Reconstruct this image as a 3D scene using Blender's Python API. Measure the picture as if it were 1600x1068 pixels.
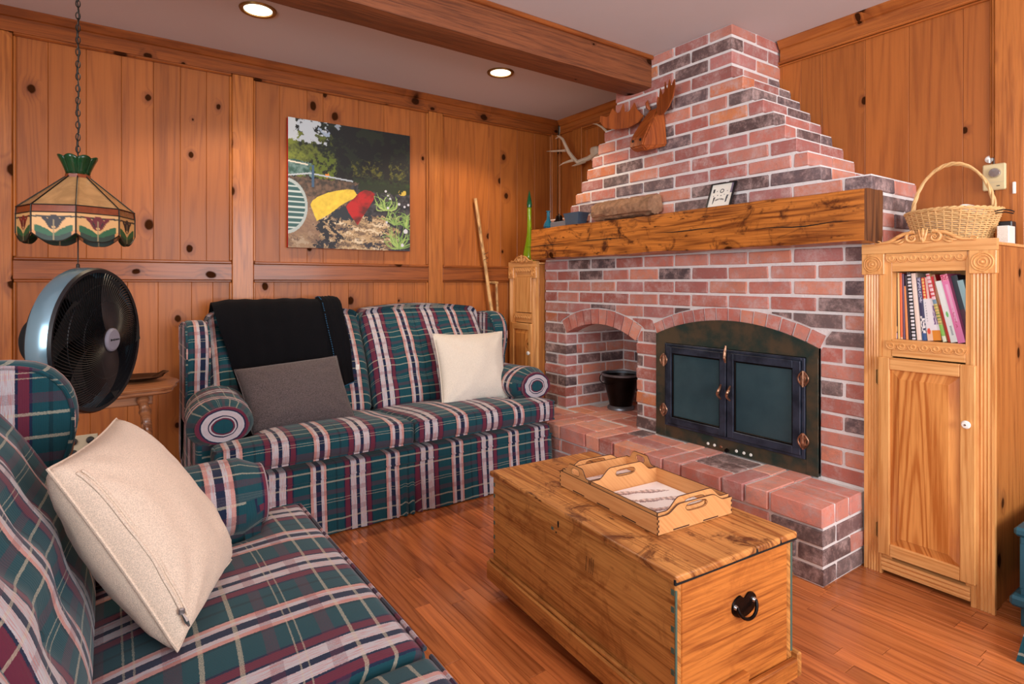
import bpy, bmesh, math, random
from math import sin, cos, pi, sqrt, radians, atan2
from mathutils import Vector, Matrix, noise
random.seed(7)
for o in list(bpy.data.objects): bpy.data.objects.remove(o)
sc = bpy.context.scene
# ---------------------------------------------------------------- camera, world, lights, exposure
cam_d = bpy.data.cameras.new('camera'); cam = bpy.data.objects.new('camera', cam_d)
sc.collection.objects.link(cam); sc.camera = cam
cam.location = (0, 0, 1.1); cam.rotation_euler = (pi/2, 0, -0.611)
cam_d.sensor_width = 36; cam_d.lens = 901.4/1600*36
cam_d.shift_y = -(534-441.9)/1600
cam_d.clip_start = 0.02
sc.view_settings.view_transform = 'Standard'; sc.view_settings.look = 'None'
sc.view_settings.gamma = 1; sc.view_settings.use_curve_mapping = False
sc.view_settings.exposure = 0.36
w = bpy.data.worlds.new('world'); sc.world = w; w.use_nodes = True
w.node_tree.nodes['Background'].inputs[0].default_value = (0.75, 0.85, 1, 1)
w.node_tree.nodes['Background'].inputs[1].default_value = 1.0
def area(name, loc, rot, sx, sy, power, color):
    d = bpy.data.lights.new(name, 'AREA'); d.shape = 'RECTANGLE'; d.size = sx; d.size_y = sy
    d.energy = power; d.color = color
    o = bpy.data.objects.new(name, d); sc.collection.objects.link(o); o.location = loc; o.rotation_euler = rot
    return o
# daylight entering by the window behind the camera and the left window
area('daylight_rear_window', (1.5, -1.93, 1.4), (radians(90), 0, 0), 2.2, 1.35, 76, (.95, .975, 1))
area('daylight_left_window', (-1.90, -.2, 1.4), (0, radians(-90), 0), 1.35, 1.5, 84, (.90, .95, 1))
sc_down = []
def downlight_lamp(x, y):
    d = bpy.data.lights.new('downlight_bulb', 'SPOT'); d.energy = 26; d.color = (1, .8, .55)
    d.spot_size = radians(125); d.spot_blend = .35; d.shadow_soft_size = .04
    o = bpy.data.objects.new('downlight_bulb', d); sc.collection.objects.link(o); o.location = (x, y, 2.318)
# ---------------------------------------------------------------- helpers
OFF = {}
def S(r, g, b):
    f = lambda c: ((c/255)/12.92 if c/255 <= .04045 else ((c/255+.055)/1.055)**2.4)
    return (f(r), f(g), f(b))
class MB:
    def __init__(s): s.v = []; s.f = []; s.uv = None; s.col = None
    def add(s, vs, fs):
        n = len(s.v); s.v += [tuple(p) for p in vs]; s.f += [tuple(i+n for i in f) for f in fs]; return s
    def box(s, x0, x1, y0, y1, z0, z1, c=0.0):
        if x0 > x1: x0, x1 = x1, x0
        if y0 > y1: y0, y1 = y1, y0
        if z0 > z1: z0, z1 = z1, z0
        if c <= 0:
            vs = [(x, y, z) for x in (x0, x1) for y in (y0, y1) for z in (z0, z1)]
            return s.add(vs, [(0,1,3,2), (4,6,7,5), (0,4,5,1), (2,3,7,6), (0,2,6,4), (1,5,7,3)])
        c = min(c, (x1-x0)*.45, (y1-y0)*.45, (z1-z0)*.45)
        bm = bmesh.new(); bmesh.ops.create_cube(bm, size=1)
        for v in bm.verts:
            v.co = Vector(((x0+x1)/2+v.co.x*(x1-x0), (y0+y1)/2+v.co.y*(y1-y0), (z0+z1)/2+v.co.z*(z1-z0)))
        bmesh.ops.bevel(bm, geom=bm.edges[:], offset=c, segments=1, affect='EDGES')
        bm.verts.index_update()
        s.add([v.co[:] for v in bm.verts], [tuple(v.index for v in f.verts) for f in bm.faces]); bm.free(); return s
    def prism(s, poly, axis, a, b):
        """poly: 2D points, extruded along axis from a to b. axis x:(y,z) y:(x,z) z:(x,y)"""
        k = len(poly)
        mk = {'x': lambda p, t: (t, p[0], p[1]), 'y': lambda p, t: (p[0], t, p[1]), 'z': lambda p, t: (p[0], p[1], t)}[axis]
        vs = [mk(p, a) for p in poly]+[mk(p, b) for p in poly]
        fs = [tuple(range(k))[::-1], tuple(range(k, 2*k))]+[(i, (i+1) % k, k+(i+1) % k, k+i) for i in range(k)]
        return s.add(vs, fs)
    def strip(s, lo, hi, axis, a, b):
        """profile between two polylines lo and hi (same length), extruded: avoids concave caps"""
        for i in range(len(lo)-1):
            s.prism([lo[i], lo[i+1], hi[i+1], hi[i]], axis, a, b)
        return s
    def tube(s, pts, r, n=8, closed=False, cap=True):
        pts = [Vector(p) for p in pts]; k = len(pts)
        rs = r if isinstance(r, (list, tuple)) else [r]*k
        up = None; base = len(s.v); vs = []; fs = []
        for i, p in enumerate(pts):
            if closed: t = pts[(i+1) % k]-pts[i-1]
            else: t = pts[min(i+1, k-1)]-pts[max(i-1, 0)]
            t = t.normalized() if t.length > 1e-9 else Vector((0, 0, 1))
            if up is None:
                a = Vector((0, 0, 1)) if abs(t.z) < .9 else Vector((1, 0, 0)); up = (a-t*a.dot(t)).normalized()
            else:
                up = up-t*up.dot(t); up = up.normalized() if up.length > 1e-6 else t.orthogonal().normalized()
            sd = t.cross(up)
            for j in range(n):
                an = 2*pi*j/n; vs.append(p+(up*cos(an)+sd*sin(an))*rs[i])
        m = k if closed else k-1
        for i in range(m):
            for j in range(n):
                a = i*n+j; b = i*n+(j+1) % n; c = ((i+1) % k)*n+(j+1) % n; d = ((i+1) % k)*n+j
                fs.append((a, d, c, b))
        if cap and not closed:
            fs.append(tuple(range(n))); fs.append(tuple((k-1)*n+j for j in range(n))[::-1])
        return s.add(vs, fs)
    def lathe(s, prof, n=24, c=(0, 0, 0), close=False, M=None):
        vs = []; fs = []; k = len(prof)
        for i in range(n):
            a = 2*pi*i/n
            for (r, z) in prof: vs.append(Vector((r*cos(a), r*sin(a), z)))
        for i in range(n):
            for j in range(k-1 if not close else k):
                a = i*k+j; b = ((i+1) % n)*k+j; c2 = ((i+1) % n)*k+(j+1) % k; d = i*k+(j+1) % k
                fs.append((a, b, c2, d))
        vs = [(M @ v if M else v)+Vector(c) for v in vs]
        return s.add(vs, fs)
    def grid(s, nx, ny, fn):
        vs = [fn(i/nx, j/ny) for j in range(ny+1) for i in range(nx+1)]
        fs = [(j*(nx+1)+i, j*(nx+1)+i+1, (j+1)*(nx+1)+i+1, (j+1)*(nx+1)+i) for j in range(ny) for i in range(nx)]
        return s.add(vs, fs)
    def xf(s, M):
        s.v = [tuple(M @ Vector(p)) for p in s.v]; return s
def link(o, parent=None):
    sc.collection.objects.link(o)
    if parent: o.parent = parent
def obj(name, mb, m, parent=None, uvf=None, smooth=30, colf=None, local=False):
    """mb in world coordinates (local=True: in the root's own frame)"""
    me = bpy.data.meshes.new(name)
    off = Vector((0, 0, 0))
    if parent is not None and not local: off = OFF.get(parent.name, Vector((0, 0, 0)))
    if parent is None and not local:
        xs = [p[0] for p in mb.v]; ys = [p[1] for p in mb.v]; zs = [p[2] for p in mb.v]
        off = Vector(((min(xs)+max(xs))/2, (min(ys)+max(ys))/2, min(zs)))
    me.from_pydata([tuple(Vector(p)-off) for p in mb.v], [], mb.f)
    o = bpy.data.objects.new(name, me)
    if parent is None and not local: o.location = off
    link(o, parent); OFF[o.name] = off
    bm = bmesh.new(); bm.from_mesh(me); bmesh.ops.recalc_face_normals(bm, faces=bm.faces)
    if uvf:
        L = bm.loops.layers.uv.new('UVMap')
        for f in bm.faces:
            for l in f.loops: l[L].uv = uvf(l.vert.co+off, f.normal)
    if colf:
        L = bm.verts.layers.float_color.new('Col')
        for v in bm.verts: c = colf(v.co+off); v[L] = (c[0], c[1], c[2], 1)
    bm.to_mesh(me); bm.free()
    if smooth:
        for p in me.polygons: p.use_smooth = True
        me.set_sharp_from_angle(angle=radians(smooth))
    if isinstance(m, (list, tuple)):
        for x in m: me.materials.append(x)
    else: me.materials.append(m)
    return o
def tag(o, label=None, cat=None, group=None, kind=None):
    if label: o['label'] = label
    if cat: o['category'] = cat
    if group: o['group'] = group
    if kind: o['kind'] = kind
    return o
def thing(name, loc, label=None, cat=None, group=None, kind=None, rz=0):
    o = bpy.data.objects.new(name, None); o.location = loc; o.rotation_euler = (0, 0, rz); o.empty_display_size = .05
    link(o); OFF[o.name] = Vector(loc); return tag(o, label, cat, group, kind)
def bx(name, m, parent, x0, x1, y0, y1, z0, z1, c=.002, **k):
    return obj(name, MB().box(x0, x1, y0, y1, z0, z1, c), m, parent, **k)
def copy_tree(o, parent=None):
    c = o.copy(); link(c, parent); OFF[c.name] = OFF.get(o.name, Vector((0, 0, 0)))
    for ch in list(o.children): copy_tree(ch, c)
    return c
# ---------------------------------------------------------------- materials
def newmat(name):
    m = bpy.data.materials.new(name); m.use_nodes = True; nt = m.node_tree
    return m, nt, nt.nodes['Principled BSDF']
class NT:
    def __init__(s, nt): s.nt = nt
    def n(s, t, **k):
        x = s.nt.nodes.new(t)
        for a, b in k.items(): setattr(x, a, b)
        return x
    def l(s, a, b): s.nt.links.new(a, b)
    def setin(s, sock, v):
        if hasattr(v, 'is_output') or isinstance(v, bpy.types.NodeSocket): s.l(v, sock)
        else: sock.default_value = v
    def math(s, op, a, b=None, c=None):
        x = s.n('ShaderNodeMath', operation=op); s.setin(x.inputs[0], a)
        if b is not None: s.setin(x.inputs[1], b)
        if c is not None: s.setin(x.inputs[2], c)
        return x.outputs[0]
    def mix(s, f, a, b, blend='MIX'):
        x = s.n('ShaderNodeMix', data_type='RGBA', blend_type=blend)
        s.setin(x.inputs[0], f)
        for sock, v in ((x.inputs[6], a), (x.inputs[7], b)):
            s.setin(sock, v if not isinstance(v, tuple) else (v[0], v[1], v[2], 1))
        return x.outputs[2]
    def noise(s, vec, scale, detail=4, rough=.55, dist=0):
        x = s.n('ShaderNodeTexNoise'); s.l(vec, x.inputs['Vector']); x.inputs['Scale'].default_value = scale
        x.inputs['Detail'].default_value = detail; x.inputs['Roughness'].default_value = rough
        x.inputs['Distortion'].default_value = dist; return x.outputs['Fac']
    def ramp(s, fac, stops, interp='LINEAR'):
        x = s.n('ShaderNodeValToRGB'); s.l(fac, x.inputs[0]); cr = x.color_ramp; cr.interpolation = interp
        while len(cr.elements) < len(stops): cr.elements.new(1)
        for e, (p, c) in zip(cr.elements, stops):
            e.position = p; e.color = (c[0], c[1], c[2], 1) if isinstance(c, tuple) else (c, c, c, 1)
        return x.outputs[0]
    def smooth(s, v, a, b):
        x = s.n('ShaderNodeMapRange', interpolation_type='SMOOTHSTEP'); s.setin(x.inputs[0], v)
        x.inputs[1].default_value = a; x.inputs[2].default_value = b; return x.outputs[0]
    def bump(s, h, strength, dist, bs):
        x = s.n('ShaderNodeBump'); x.inputs['Strength'].default_value = strength; x.inputs['Distance'].default_value = dist
        s.l(h, x.inputs['Height']); s.l(x.outputs[0], bs.inputs['Normal'])
def plain(name, col, rough=.5, metal=0, bumpv=0, bscale=60, var=.12, vscale=6, spec=.5):
    m, nt, bs = newmat(name); t = NT(nt); tc = t.n('ShaderNodeTexCoord').outputs['Object']
    f = t.noise(tc, vscale, 4)
    c = t.mix(f, tuple(x*(1-var) for x in col), tuple(min(1, x*(1+var)) for x in col))
    t.l(c, bs.inputs['Base Color']); bs.inputs['Roughness'].default_value = rough
    bs.inputs['Metallic'].default_value = metal; bs.inputs['Specular IOR Level'].default_value = spec
    if bumpv: t.bump(t.noise(tc, bscale, 5), bumpv, .004, bs)
    return m
def wood(name, dark, light, long='z', rough=.42, knots=0, kcol=(.022, .008, .004), scale=1.0, pervar=.16, ring=.5,
         wear=0, wearcol=(.05, .02, .01), bumpv=.12, fine=.30, kscale=5.0, spec=.4, coat=0):
    m, nt, bs = newmat(name); t = NT(nt)
    tc = t.n('ShaderNodeTexCoord'); sp = t.n('ShaderNodeSeparateXYZ'); t.l(tc.outputs['Object'], sp.inputs[0])
    ax = {'x': 0, 'y': 1, 'z': 2}[long]; oth = [i for i in range(3) if i != ax]
    cr = t.math('ADD', sp.outputs[oth[0]], sp.outputs[oth[1]])
    rnd = t.n('ShaderNodeObjectInfo').outputs['Random']
    def vec(stretch, extra=0):
        c = t.n('ShaderNodeCombineXYZ'); t.l(t.math('ADD', cr, t.math('MULTIPLY', rnd, 13.7)), c.inputs[0])
        t.l(t.math('ADD', t.math('MULTIPLY', sp.outputs[ax], stretch), t.math('MULTIPLY', rnd, 31.0)), c.inputs[1])
        t.l(t.math('MULTIPLY', rnd, 57.0+extra), c.inputs[2]); return c.outputs[0]
    v = vec(.16); vk = vec(.75)
    kmask = None
    if knots:
        vo = t.n('ShaderNodeTexVoronoi', feature='F1'); t.l(vk, vo.inputs['Vector']); vo.inputs['Scale'].default_value = kscale*scale
        vo.voronoi_dimensions = '2D'
        d = t.math('ADD', vo.outputs['Distance'], t.math('MULTIPLY', t.math('SUBTRACT', t.noise(vk, 16*scale, 3), .5), .10))
        sc2 = t.n('ShaderNodeSeparateColor'); t.l(vo.outputs['Color'], sc2.inputs[0])
        on = t.math('LESS_THAN', sc2.outputs[0], knots)
        rad = t.math('MULTIPLY_ADD', sc2.outputs[1], .09, .03)
        kd = t.math('DIVIDE', d, rad)
        kmask = t.math('MULTIPLY', t.math('SUBTRACT', 1, t.smooth(kd, .75, 1.15)), on)
        halo = t.math('MULTIPLY', t.math('SUBTRACT', 1, t.smooth(kd, .8, 3.4)), on)
    vr = vec(.055, 5); n1 = t.noise(vr, 4.5*scale, 2, .45, .15)
    base_ring = t.math('SINE', t.math('MULTIPLY', n1, 120.0))
    if knots: base_ring = t.math('SINE', t.math('ADD', t.math('MULTIPLY', n1, 120.0), t.math('MULTIPLY', halo, 7.0)))
    streak = t.noise(vec(.035, 3), 130*scale, 3, .6)
    tone = t.noise(v, 9*scale, 3, .5)
    f = t.math('ADD', t.math('MULTIPLY', t.math('POWER', t.math('MULTIPLY_ADD', base_ring, .5, .5), 2.6), .42*ring),
               t.math('ADD', t.math('MULTIPLY', t.smooth(streak, .36, .66), fine), t.math('MULTIPLY', tone, .42)))
    f = t.smooth(f, .12, .92)
    c = t.mix(f, light, dark)
    if knots:
        c = t.mix(t.math('MULTIPLY', t.math('MULTIPLY', halo, halo), .5), c, (dark[0]*.6, dark[1]*.45, dark[2]*.4))
        c = t.mix(t.math('MULTIPLY', kmask, .9), c, kcol)
    if wear:
        wn = t.smooth(t.noise(tc.outputs['Object'], 8, 7, .72, .8), .50, .66)
        wn2 = t.smooth(t.noise(vec(.25, 9), 40, 4, .6), .62, .72)
        c = t.mix(t.math('MULTIPLY', wn, wear), c, wearcol); c = t.mix(t.math('MULTIPLY', wn2, wear), c, tuple(x*.7 for x in wearcol))
    br = t.math('MULTIPLY_ADD', rnd, 2*pervar, 1-pervar)
    hs = t.n('ShaderNodeHueSaturation'); t.l(c, hs.inputs['Color']); t.l(br, hs.inputs['Value'])
    t.l(hs.outputs[0], bs.inputs['Base Color'])
    bs.inputs['Roughness'].default_value = rough; bs.inputs['Specular IOR Level'].default_value = spec
    if knots: t.l(t.math('MULTIPLY', t.math('SUBTRACT', 1, kmask), spec), bs.inputs['Specular IOR Level'])
    if coat: bs.inputs['Coat Weight'].default_value = coat; knots and t.l(t.math('MULTIPLY', t.math('SUBTRACT', 1, kmask), coat), bs.inputs['Coat Weight']); bs.inputs['Coat Roughness'].default_value = .15
    t.bump(f, bumpv, .002, bs)
    return m
def metal(name, col, rough=.35, col2=None, mscale=14, met=.9):
    m, nt, bs = newmat(name); t = NT(nt); tc = t.n('ShaderNodeTexCoord').outputs['Object']
    f = t.smooth(t.noise(tc, mscale, 5, .6), .38, .65)
    t.l(t.mix(f, col, col2 or tuple(x*.7 for x in col)), bs.inputs['Base Color'])
    bs.inputs['Metallic'].default_value = met; bs.inputs['Roughness'].default_value = rough; t.bump(f, .1, .002, bs); return m
def painted(name='painted_print', rough=.55):
    m, nt, bs = newmat(name); t = NT(nt); a = t.n('ShaderNodeVertexColor'); a.layer_name = 'Col'
    t.l(a.outputs[0], bs.inputs['Base Color']); bs.inputs['Roughness'].default_value = rough; return m
M = {}
def build_materials():
    M['pine'] = wood('pine_board', S(122, 60, 20), S(172, 98, 40), 'z', .46, knots=.34, pervar=.13, coat=.08, kscale=5.2, ring=.45, fine=.14)
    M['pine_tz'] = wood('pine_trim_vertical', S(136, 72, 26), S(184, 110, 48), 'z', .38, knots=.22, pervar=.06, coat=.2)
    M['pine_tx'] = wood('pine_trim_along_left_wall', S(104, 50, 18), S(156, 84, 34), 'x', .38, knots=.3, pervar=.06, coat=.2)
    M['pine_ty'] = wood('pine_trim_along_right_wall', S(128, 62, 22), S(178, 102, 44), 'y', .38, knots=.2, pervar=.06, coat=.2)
    M['cab'] = wood('cabinet_pine', S(190, 122, 60), S(230, 170, 104), 'z', .36, knots=.10, pervar=.05, coat=.25, kscale=2.2)
    M['cab_h'] = wood('cabinet_pine_rail', S(196, 130, 68), S(232, 174, 110), 'y', .36, knots=.12, pervar=.04, coat=.25)
    M['floor'] = wood('oak_strip_floor', S(134, 66, 32), S(206, 122, 68), 'y', .26, pervar=.22, ring=.6, scale=1.15, fine=.2, coat=.35, bumpv=.04)
    M['beam'] = wood('rough_ceiling_beam', S(80, 40, 20), S(134, 76, 42), 'x', .6, knots=.2, ring=.5, pervar=0, bumpv=.4, scale=1.2)
    M['mantel'] = wood('rough_hewn_mantel', S(104, 50, 16), S(204, 124, 52), 'y', .38, knots=.35, ring=.6, pervar=0, wear=1.0,
                       wearcol=S(72, 30, 10), bumpv=.5, coat=.2, scale=.8)
    M['mantel_end'] = wood('mantel_end_grain', S(64, 34, 16), S(118, 72, 38), 'z', .6, ring=1, pervar=0, bumpv=.5)
    M['chest'] = wood('worn_chest_pine', S(134, 74, 28), S(208, 146, 78), 'y', .42, ring=.55, pervar=.05, wear=.5, wearcol=S(120, 62, 24), coat=.1, scale=1.3)
    M['chest_x'] = wood('worn_chest_end_pine', S(126, 62, 22), S(204, 126, 56), 'x', .42, ring=.5, pervar=.05, wear=.3, wearcol=S(130, 62, 22), coat=.1, scale=1.3)
    M['chest_lid'] = wood('stained_chest_lid', S(140, 76, 32), S(212, 148, 82), 'y', .42, ring=.6, pervar=.05, wear=1.0, wearcol=S(96, 46, 20), coat=.1, scale=1.2)
    M['ply'] = wood('tray_plywood', S(188, 122, 68), S(218, 158, 100), 'y', .5, ring=.2, pervar=.04, bumpv=.02)
    M['burnt'] = plain('laser_burnt_edge', S(70, 38, 18), .7)
    M['table'] = wood('old_table_wood', S(96, 54, 30), S(160, 104, 66), 'x', .4, ring=.6, pervar=0, coat=.3)
    M['cab_side'] = wood('cabinet_side_pine', S(136, 78, 32), S(184, 118, 58), 'z', .4, knots=.2, pervar=.05, coat=.2)  # older, darker varnish, with the right corner's shade put into the colour
    M['cab_panel'] = wood('cabinet_panel_pine', S(176, 100, 42), S(222, 152, 82), 'z', .34, knots=.6, pervar=.05, coat=.3, ring=1.1, kscale=4.2)
    M['moose'] = wood('carved_cherry', S(110, 48, 16), S(164, 84, 34), 'z', .45, ring=.5, pervar=.1)
    M['stick'] = wood('peeled_stick', S(120, 74, 36), S(226, 178, 116), 'z', .5, ring=.3, wear=.5, pervar=.1)
    M['bark'] = plain('log_bark', S(150, 112, 84), .95, bumpv=1, bscale=60, var=.85, vscale=34)
    M['ceiling'] = plain('painted_ceiling', S(206, 198, 198), .9, bumpv=.15, bscale=220, var=.02, vscale=2)
    M['plaster'] = plain('plain_wall_paint', S(205, 190, 175), .9)
    M['iron'] = metal('black_iron', S(34, 30, 30), .35)
    M['brass'] = metal('aged_brass', S(150, 120, 70), .35)
    M['copper'] = metal('worn_copper', S(206, 160, 130), .35, S(120, 84, 66), 60)
    M['plate'] = metal('patinated_steel', S(96, 84, 66), .4, S(42, 66, 62), 7, .5)
    M['doorf'] = metal('blued_steel_frame', S(58, 66, 84), .4, S(32, 40, 54), 12, .4)
    M['galv'] = metal('galvanised_rim', S(150, 160, 170), .45)
    M['chrome'] = metal('bright_metal', S(210, 210, 210), .2)
    M['black'] = plain('black_plastic', S(20, 20, 24), .35)
    M['soot'] = plain('soot_black', S(14, 13, 13), .95)
    M['silver'] = plain('blue_grey_fan_band', S(128, 160, 176), .22, metal=.6)
    M['hubgrey'] = plain('grey_hub_plastic', S(128, 128, 142), .4)
    M['white'] = plain('white_porcelain', S(238, 236, 228), .2)
    M['beige'] = plain('beige_plastic', S(206, 186, 140), .5)
    M['linen'] = fabric('cream_linen', S(226, 206, 186), 900)
    M['linen2'] = fabric('pale_oatmeal_linen', S(226, 216, 202), 900)
    M['grey'] = fabric('charcoal_tweed', S(88, 78, 78), 500, mix=.45)
    M['blanket'] = fabric('black_fleece', S(9, 9, 14), 300, sheen=.02)
    M['wicker'] = plain('natural_wicker', S(214, 170, 112), .55, var=.25, vscale=30)
    M['antler'] = plain('bone_antler', S(206, 186, 160), .6, var=.25, vscale=14)
    M['lead'] = plain('lead_came', S(44, 40, 34), .5, metal=.6)
    M['print'] = painted(); M['gloss_print'] = painted('glossy_print', .5)
    M['teal'] = plain('teal_paint', S(34, 84, 100), .5, bumpv=.2)
    M['maroon'] = plain('maroon_paint', S(84, 28, 34), .5)
    M['tealworn'] = plain('worn_teal_dovetail', S(70, 96, 84), .6)
    M['buttonfab'] = plain('teal_button_fabric', S(30, 66, 76), .9)
    M['cord'] = plain('dark_cord', S(40, 28, 20), .6)
    M['ivory'] = plain('ivory_plastic', S(196, 180, 150), .5)
    # glass
    for n, c, r in (('glass_green', S(150, 190, 20), .08), ('glass_blue', S(30, 120, 150), .08), ('glass_darkgreen', S(10, 96, 60), .08)):
        m, nt, bs = newmat(n); t = NT(nt); tc = t.n('ShaderNodeTexCoord').outputs['Object']
        t.l(t.mix(t.noise(tc, 20, 2), c, tuple(min(1, x*1.4+.02) for x in c)), bs.inputs['Base Color'])
        bs.inputs['Roughness'].default_value = r; bs.inputs['Transmission Weight'].default_value = .55; M[n] = m
    m, nt, bs = newmat('door_glass_reflection'); t = NT(nt); tc = t.n('ShaderNodeTexCoord').outputs['Object']
    f = t.noise(tc, 5, 5, .6)
    t.l(t.mix(f, S(30, 52, 62), S(66, 92, 98)), bs.inputs['Base Color']); t.l(t.math('MULTIPLY_ADD', f, .3, .02), bs.inputs['Roughness'])  # teal-grey reflection put into the base colour of the dark glass
    bs.inputs['Alpha'].default_value = .93; M['glass_reflection'] = m
    m, nt, bs = newmat('window_pane'); bs.inputs['Alpha'].default_value = .08; bs.inputs['Roughness'].default_value = .02; M['pane'] = m
    for n, c in (('shade_amber', S(196, 150, 100)), ('shade_brown', S(140, 66, 34)), ('shade_green', S(14, 64, 34))):
        m, nt, bs = newmat(n); t = NT(nt); tc = t.n('ShaderNodeTexCoord').outputs['Object']
        t.l(t.mix(t.smooth(t.noise(tc, 16, 4, .6, 1.5), .3, .7), tuple(x*.72 for x in c), c), bs.inputs['Base Color'])
        bs.inputs['Roughness'].default_value = .2; bs.inputs['Transmission Weight'].default_value = .12; M[n] = m
    # brick: colour per brick, bloom and pits
    m, nt, bs = newmat('brick_clay'); t = NT(nt); tc = t.n('ShaderNodeTexCoord').outputs['Object']
    oi = t.n('ShaderNodeObjectInfo'); av = t.n('ShaderNodeVectorMath', operation='MULTIPLY_ADD')
    cx = t.n('ShaderNodeCombineXYZ'); t.l(oi.outputs['Random'], cx.inputs[0]); t.l(oi.outputs['Random'], cx.inputs[1]); t.l(oi.outputs['Random'], cx.inputs[2])
    t.l(cx.outputs[0], av.inputs[0]); av.inputs[1].default_value = (40, 70, 20); t.l(tc, av.inputs[2]); p = av.outputs[0]
    c = t.mix(t.math('MULTIPLY', t.smooth(t.noise(p, 26, 6, .7), .42, .72), .5), oi.outputs['Color'], S(104, 62, 56))
    c = t.mix(t.math('MULTIPLY', t.smooth(t.noise(p, 13, 8, .8), .42, .72), .62), c, S(226, 196, 190))
    c = t.mix(t.math('MULTIPLY', t.smooth(t.noise(p, 120, 3, .6), .62, .75), .5), c, S(120, 74, 64))
    t.l(c, bs.inputs['Base Color']); bs.inputs['Roughness'].default_value = .85
    t.bump(t.noise(p, 60, 6, .7), .55, .006, bs); M['brick'] = m
    M['mortar'] = plain('lime_mortar', S(226, 220, 218), .95, bumpv=.7, bscale=160, var=.14, vscale=30)
    M['plaid'] = plaid()
def fabric(name, col, sc_, mix=.2, sheen=.2):
    m, nt, bs = newmat(name); t = NT(nt); tc = t.n('ShaderNodeTexCoord').outputs['Object']
    n1 = t.noise(tc, sc_*.6, 2, .7); n2 = t.noise(tc, 5, 3)
    c = t.mix(t.smooth(n1, .3, .7), tuple(x*(1-mix) for x in col), tuple(min(1, x*(1+mix)) for x in col))
    c = t.mix(t.math('MULTIPLY', n2, .16), c, tuple(x*.6 for x in col))
    t.l(c, bs.inputs['Base Color']); bs.inputs['Roughness'].default_value = .95; bs.inputs['Specular IOR Level'].default_value = .15
    bs.inputs['Sheen Weight'].default_value = sheen
    wv = t.math('ADD', n1, t.math('MULTIPLY', t.noise(tc, 18, 4), .8)); t.bump(wv, .35, .003, bs); return m
def plaid():
    m, nt, bs = newmat('plaid_upholstery'); t = NT(nt)
    uv = t.n('ShaderNodeTexCoord').outputs['UV']; sp = t.n('ShaderNodeSeparateXYZ'); t.l(uv, sp.inputs[0])
    wob = t.math('MULTIPLY', t.math('SUBTRACT', t.noise(uv, 300, 1), .5), .003)
    u = t.math('ADD', sp.outputs[0], wob); v = t.math('ADD', sp.outputs[1], wob)
    fu = t.math('FRACT', t.math('DIVIDE', u, .345)); fv = t.math('FRACT', t.math('DIVIDE', v, .232))
    G = S(22, 74, 84); Nv = S(28, 40, 68); Mr = S(108, 42, 62); W = S(200, 196, 202); P = S(206, 158, 150); K = S(18, 58, 68)
    vs = [(0, G), (.04, Nv), (.055, Mr), (.115, Nv), (.13, W), (.205, Nv), (.25, W), (.325, Nv), (.34, Mr), (.40, Nv), (.415, G),
          (.60, K), (.62, P), (.65, W), (.685, Nv), (.75, W), (.785, P), (.815, K), (.83, G), (.93, K), (.955, G)]
    cv = t.ramp(fu, vs, 'CONSTANT')
    C = S(216, 208, 182)
    hs = [(0, G), (.10, C), (.132, G), (.335, C), (.367, G), (.46, Mr), (.56, G), (.70, C), (.711, G), (.755, C), (.766, G), (.86, Mr), (.95, G)]
    ch = t.ramp(fv, hs, 'CONSTANT')
    hw = [(0, 0.), (.10, .42), (.132, 0.), (.335, .42), (.367, 0.), (.46, .32), (.56, 0.), (.70, .36), (.711, 0.), (.755, .36), (.766, 0.), (.86, .32), (.95, 0.)]
    fw = t.ramp(fv, hw, 'CONSTANT')
    mp = t.n('ShaderNodeMapping'); t.l(uv, mp.inputs[0]); mp.inputs['Scale'].default_value = (260, 900, 1)
    th = t.noise(mp.outputs[0], 1, 1)
    bw = t.n('ShaderNodeRGBToBW'); t.l(fw, bw.inputs[0])
    c = t.mix(t.math('MULTIPLY', bw.outputs[0], t.math('MULTIPLY_ADD', t.smooth(th, .35, .65), .7, .65)), cv, ch)
    # coral threads in the pale bands
    sep = t.n('ShaderNodeSeparateColor'); t.l(cv, sep.inputs[0])
    pale = t.math('GREATER_THAN', sep.outputs[1], .25)
    mp2 = t.n('ShaderNodeMapping'); t.l(uv, mp2.inputs[0]); mp2.inputs['Scale'].default_value = (420, 24, 1)
    c = t.mix(t.math('MULTIPLY', t.math('MULTIPLY', pale, t.smooth(t.noise(mp2.outputs[0], 1, 2), .5, .6)), .5), c, S(200, 110, 100))
    c = t.mix(t.math('MULTIPLY', t.noise(uv, 700, 2, .7), .35), c, (.012, .02, .03), 'MIX')
    t.l(c, bs.inputs['Base Color']); bs.inputs['Roughness'].default_value = .92; bs.inputs['Specular IOR Level'].default_value = .15
    bs.inputs['Sheen Weight'].default_value = .15
    cd = t.math('SINE', t.math('MULTIPLY', sp.outputs[0], 1500)); t.bump(t.math('ADD', cd, t.math('MULTIPLY', th, 2)), .12, .001, bs)
    return m
build_materials()
# ================================================================ room
AY = 3.45; BX = 2.85; HC = 2.338; LX = -2.0; RY = -2.0
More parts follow.
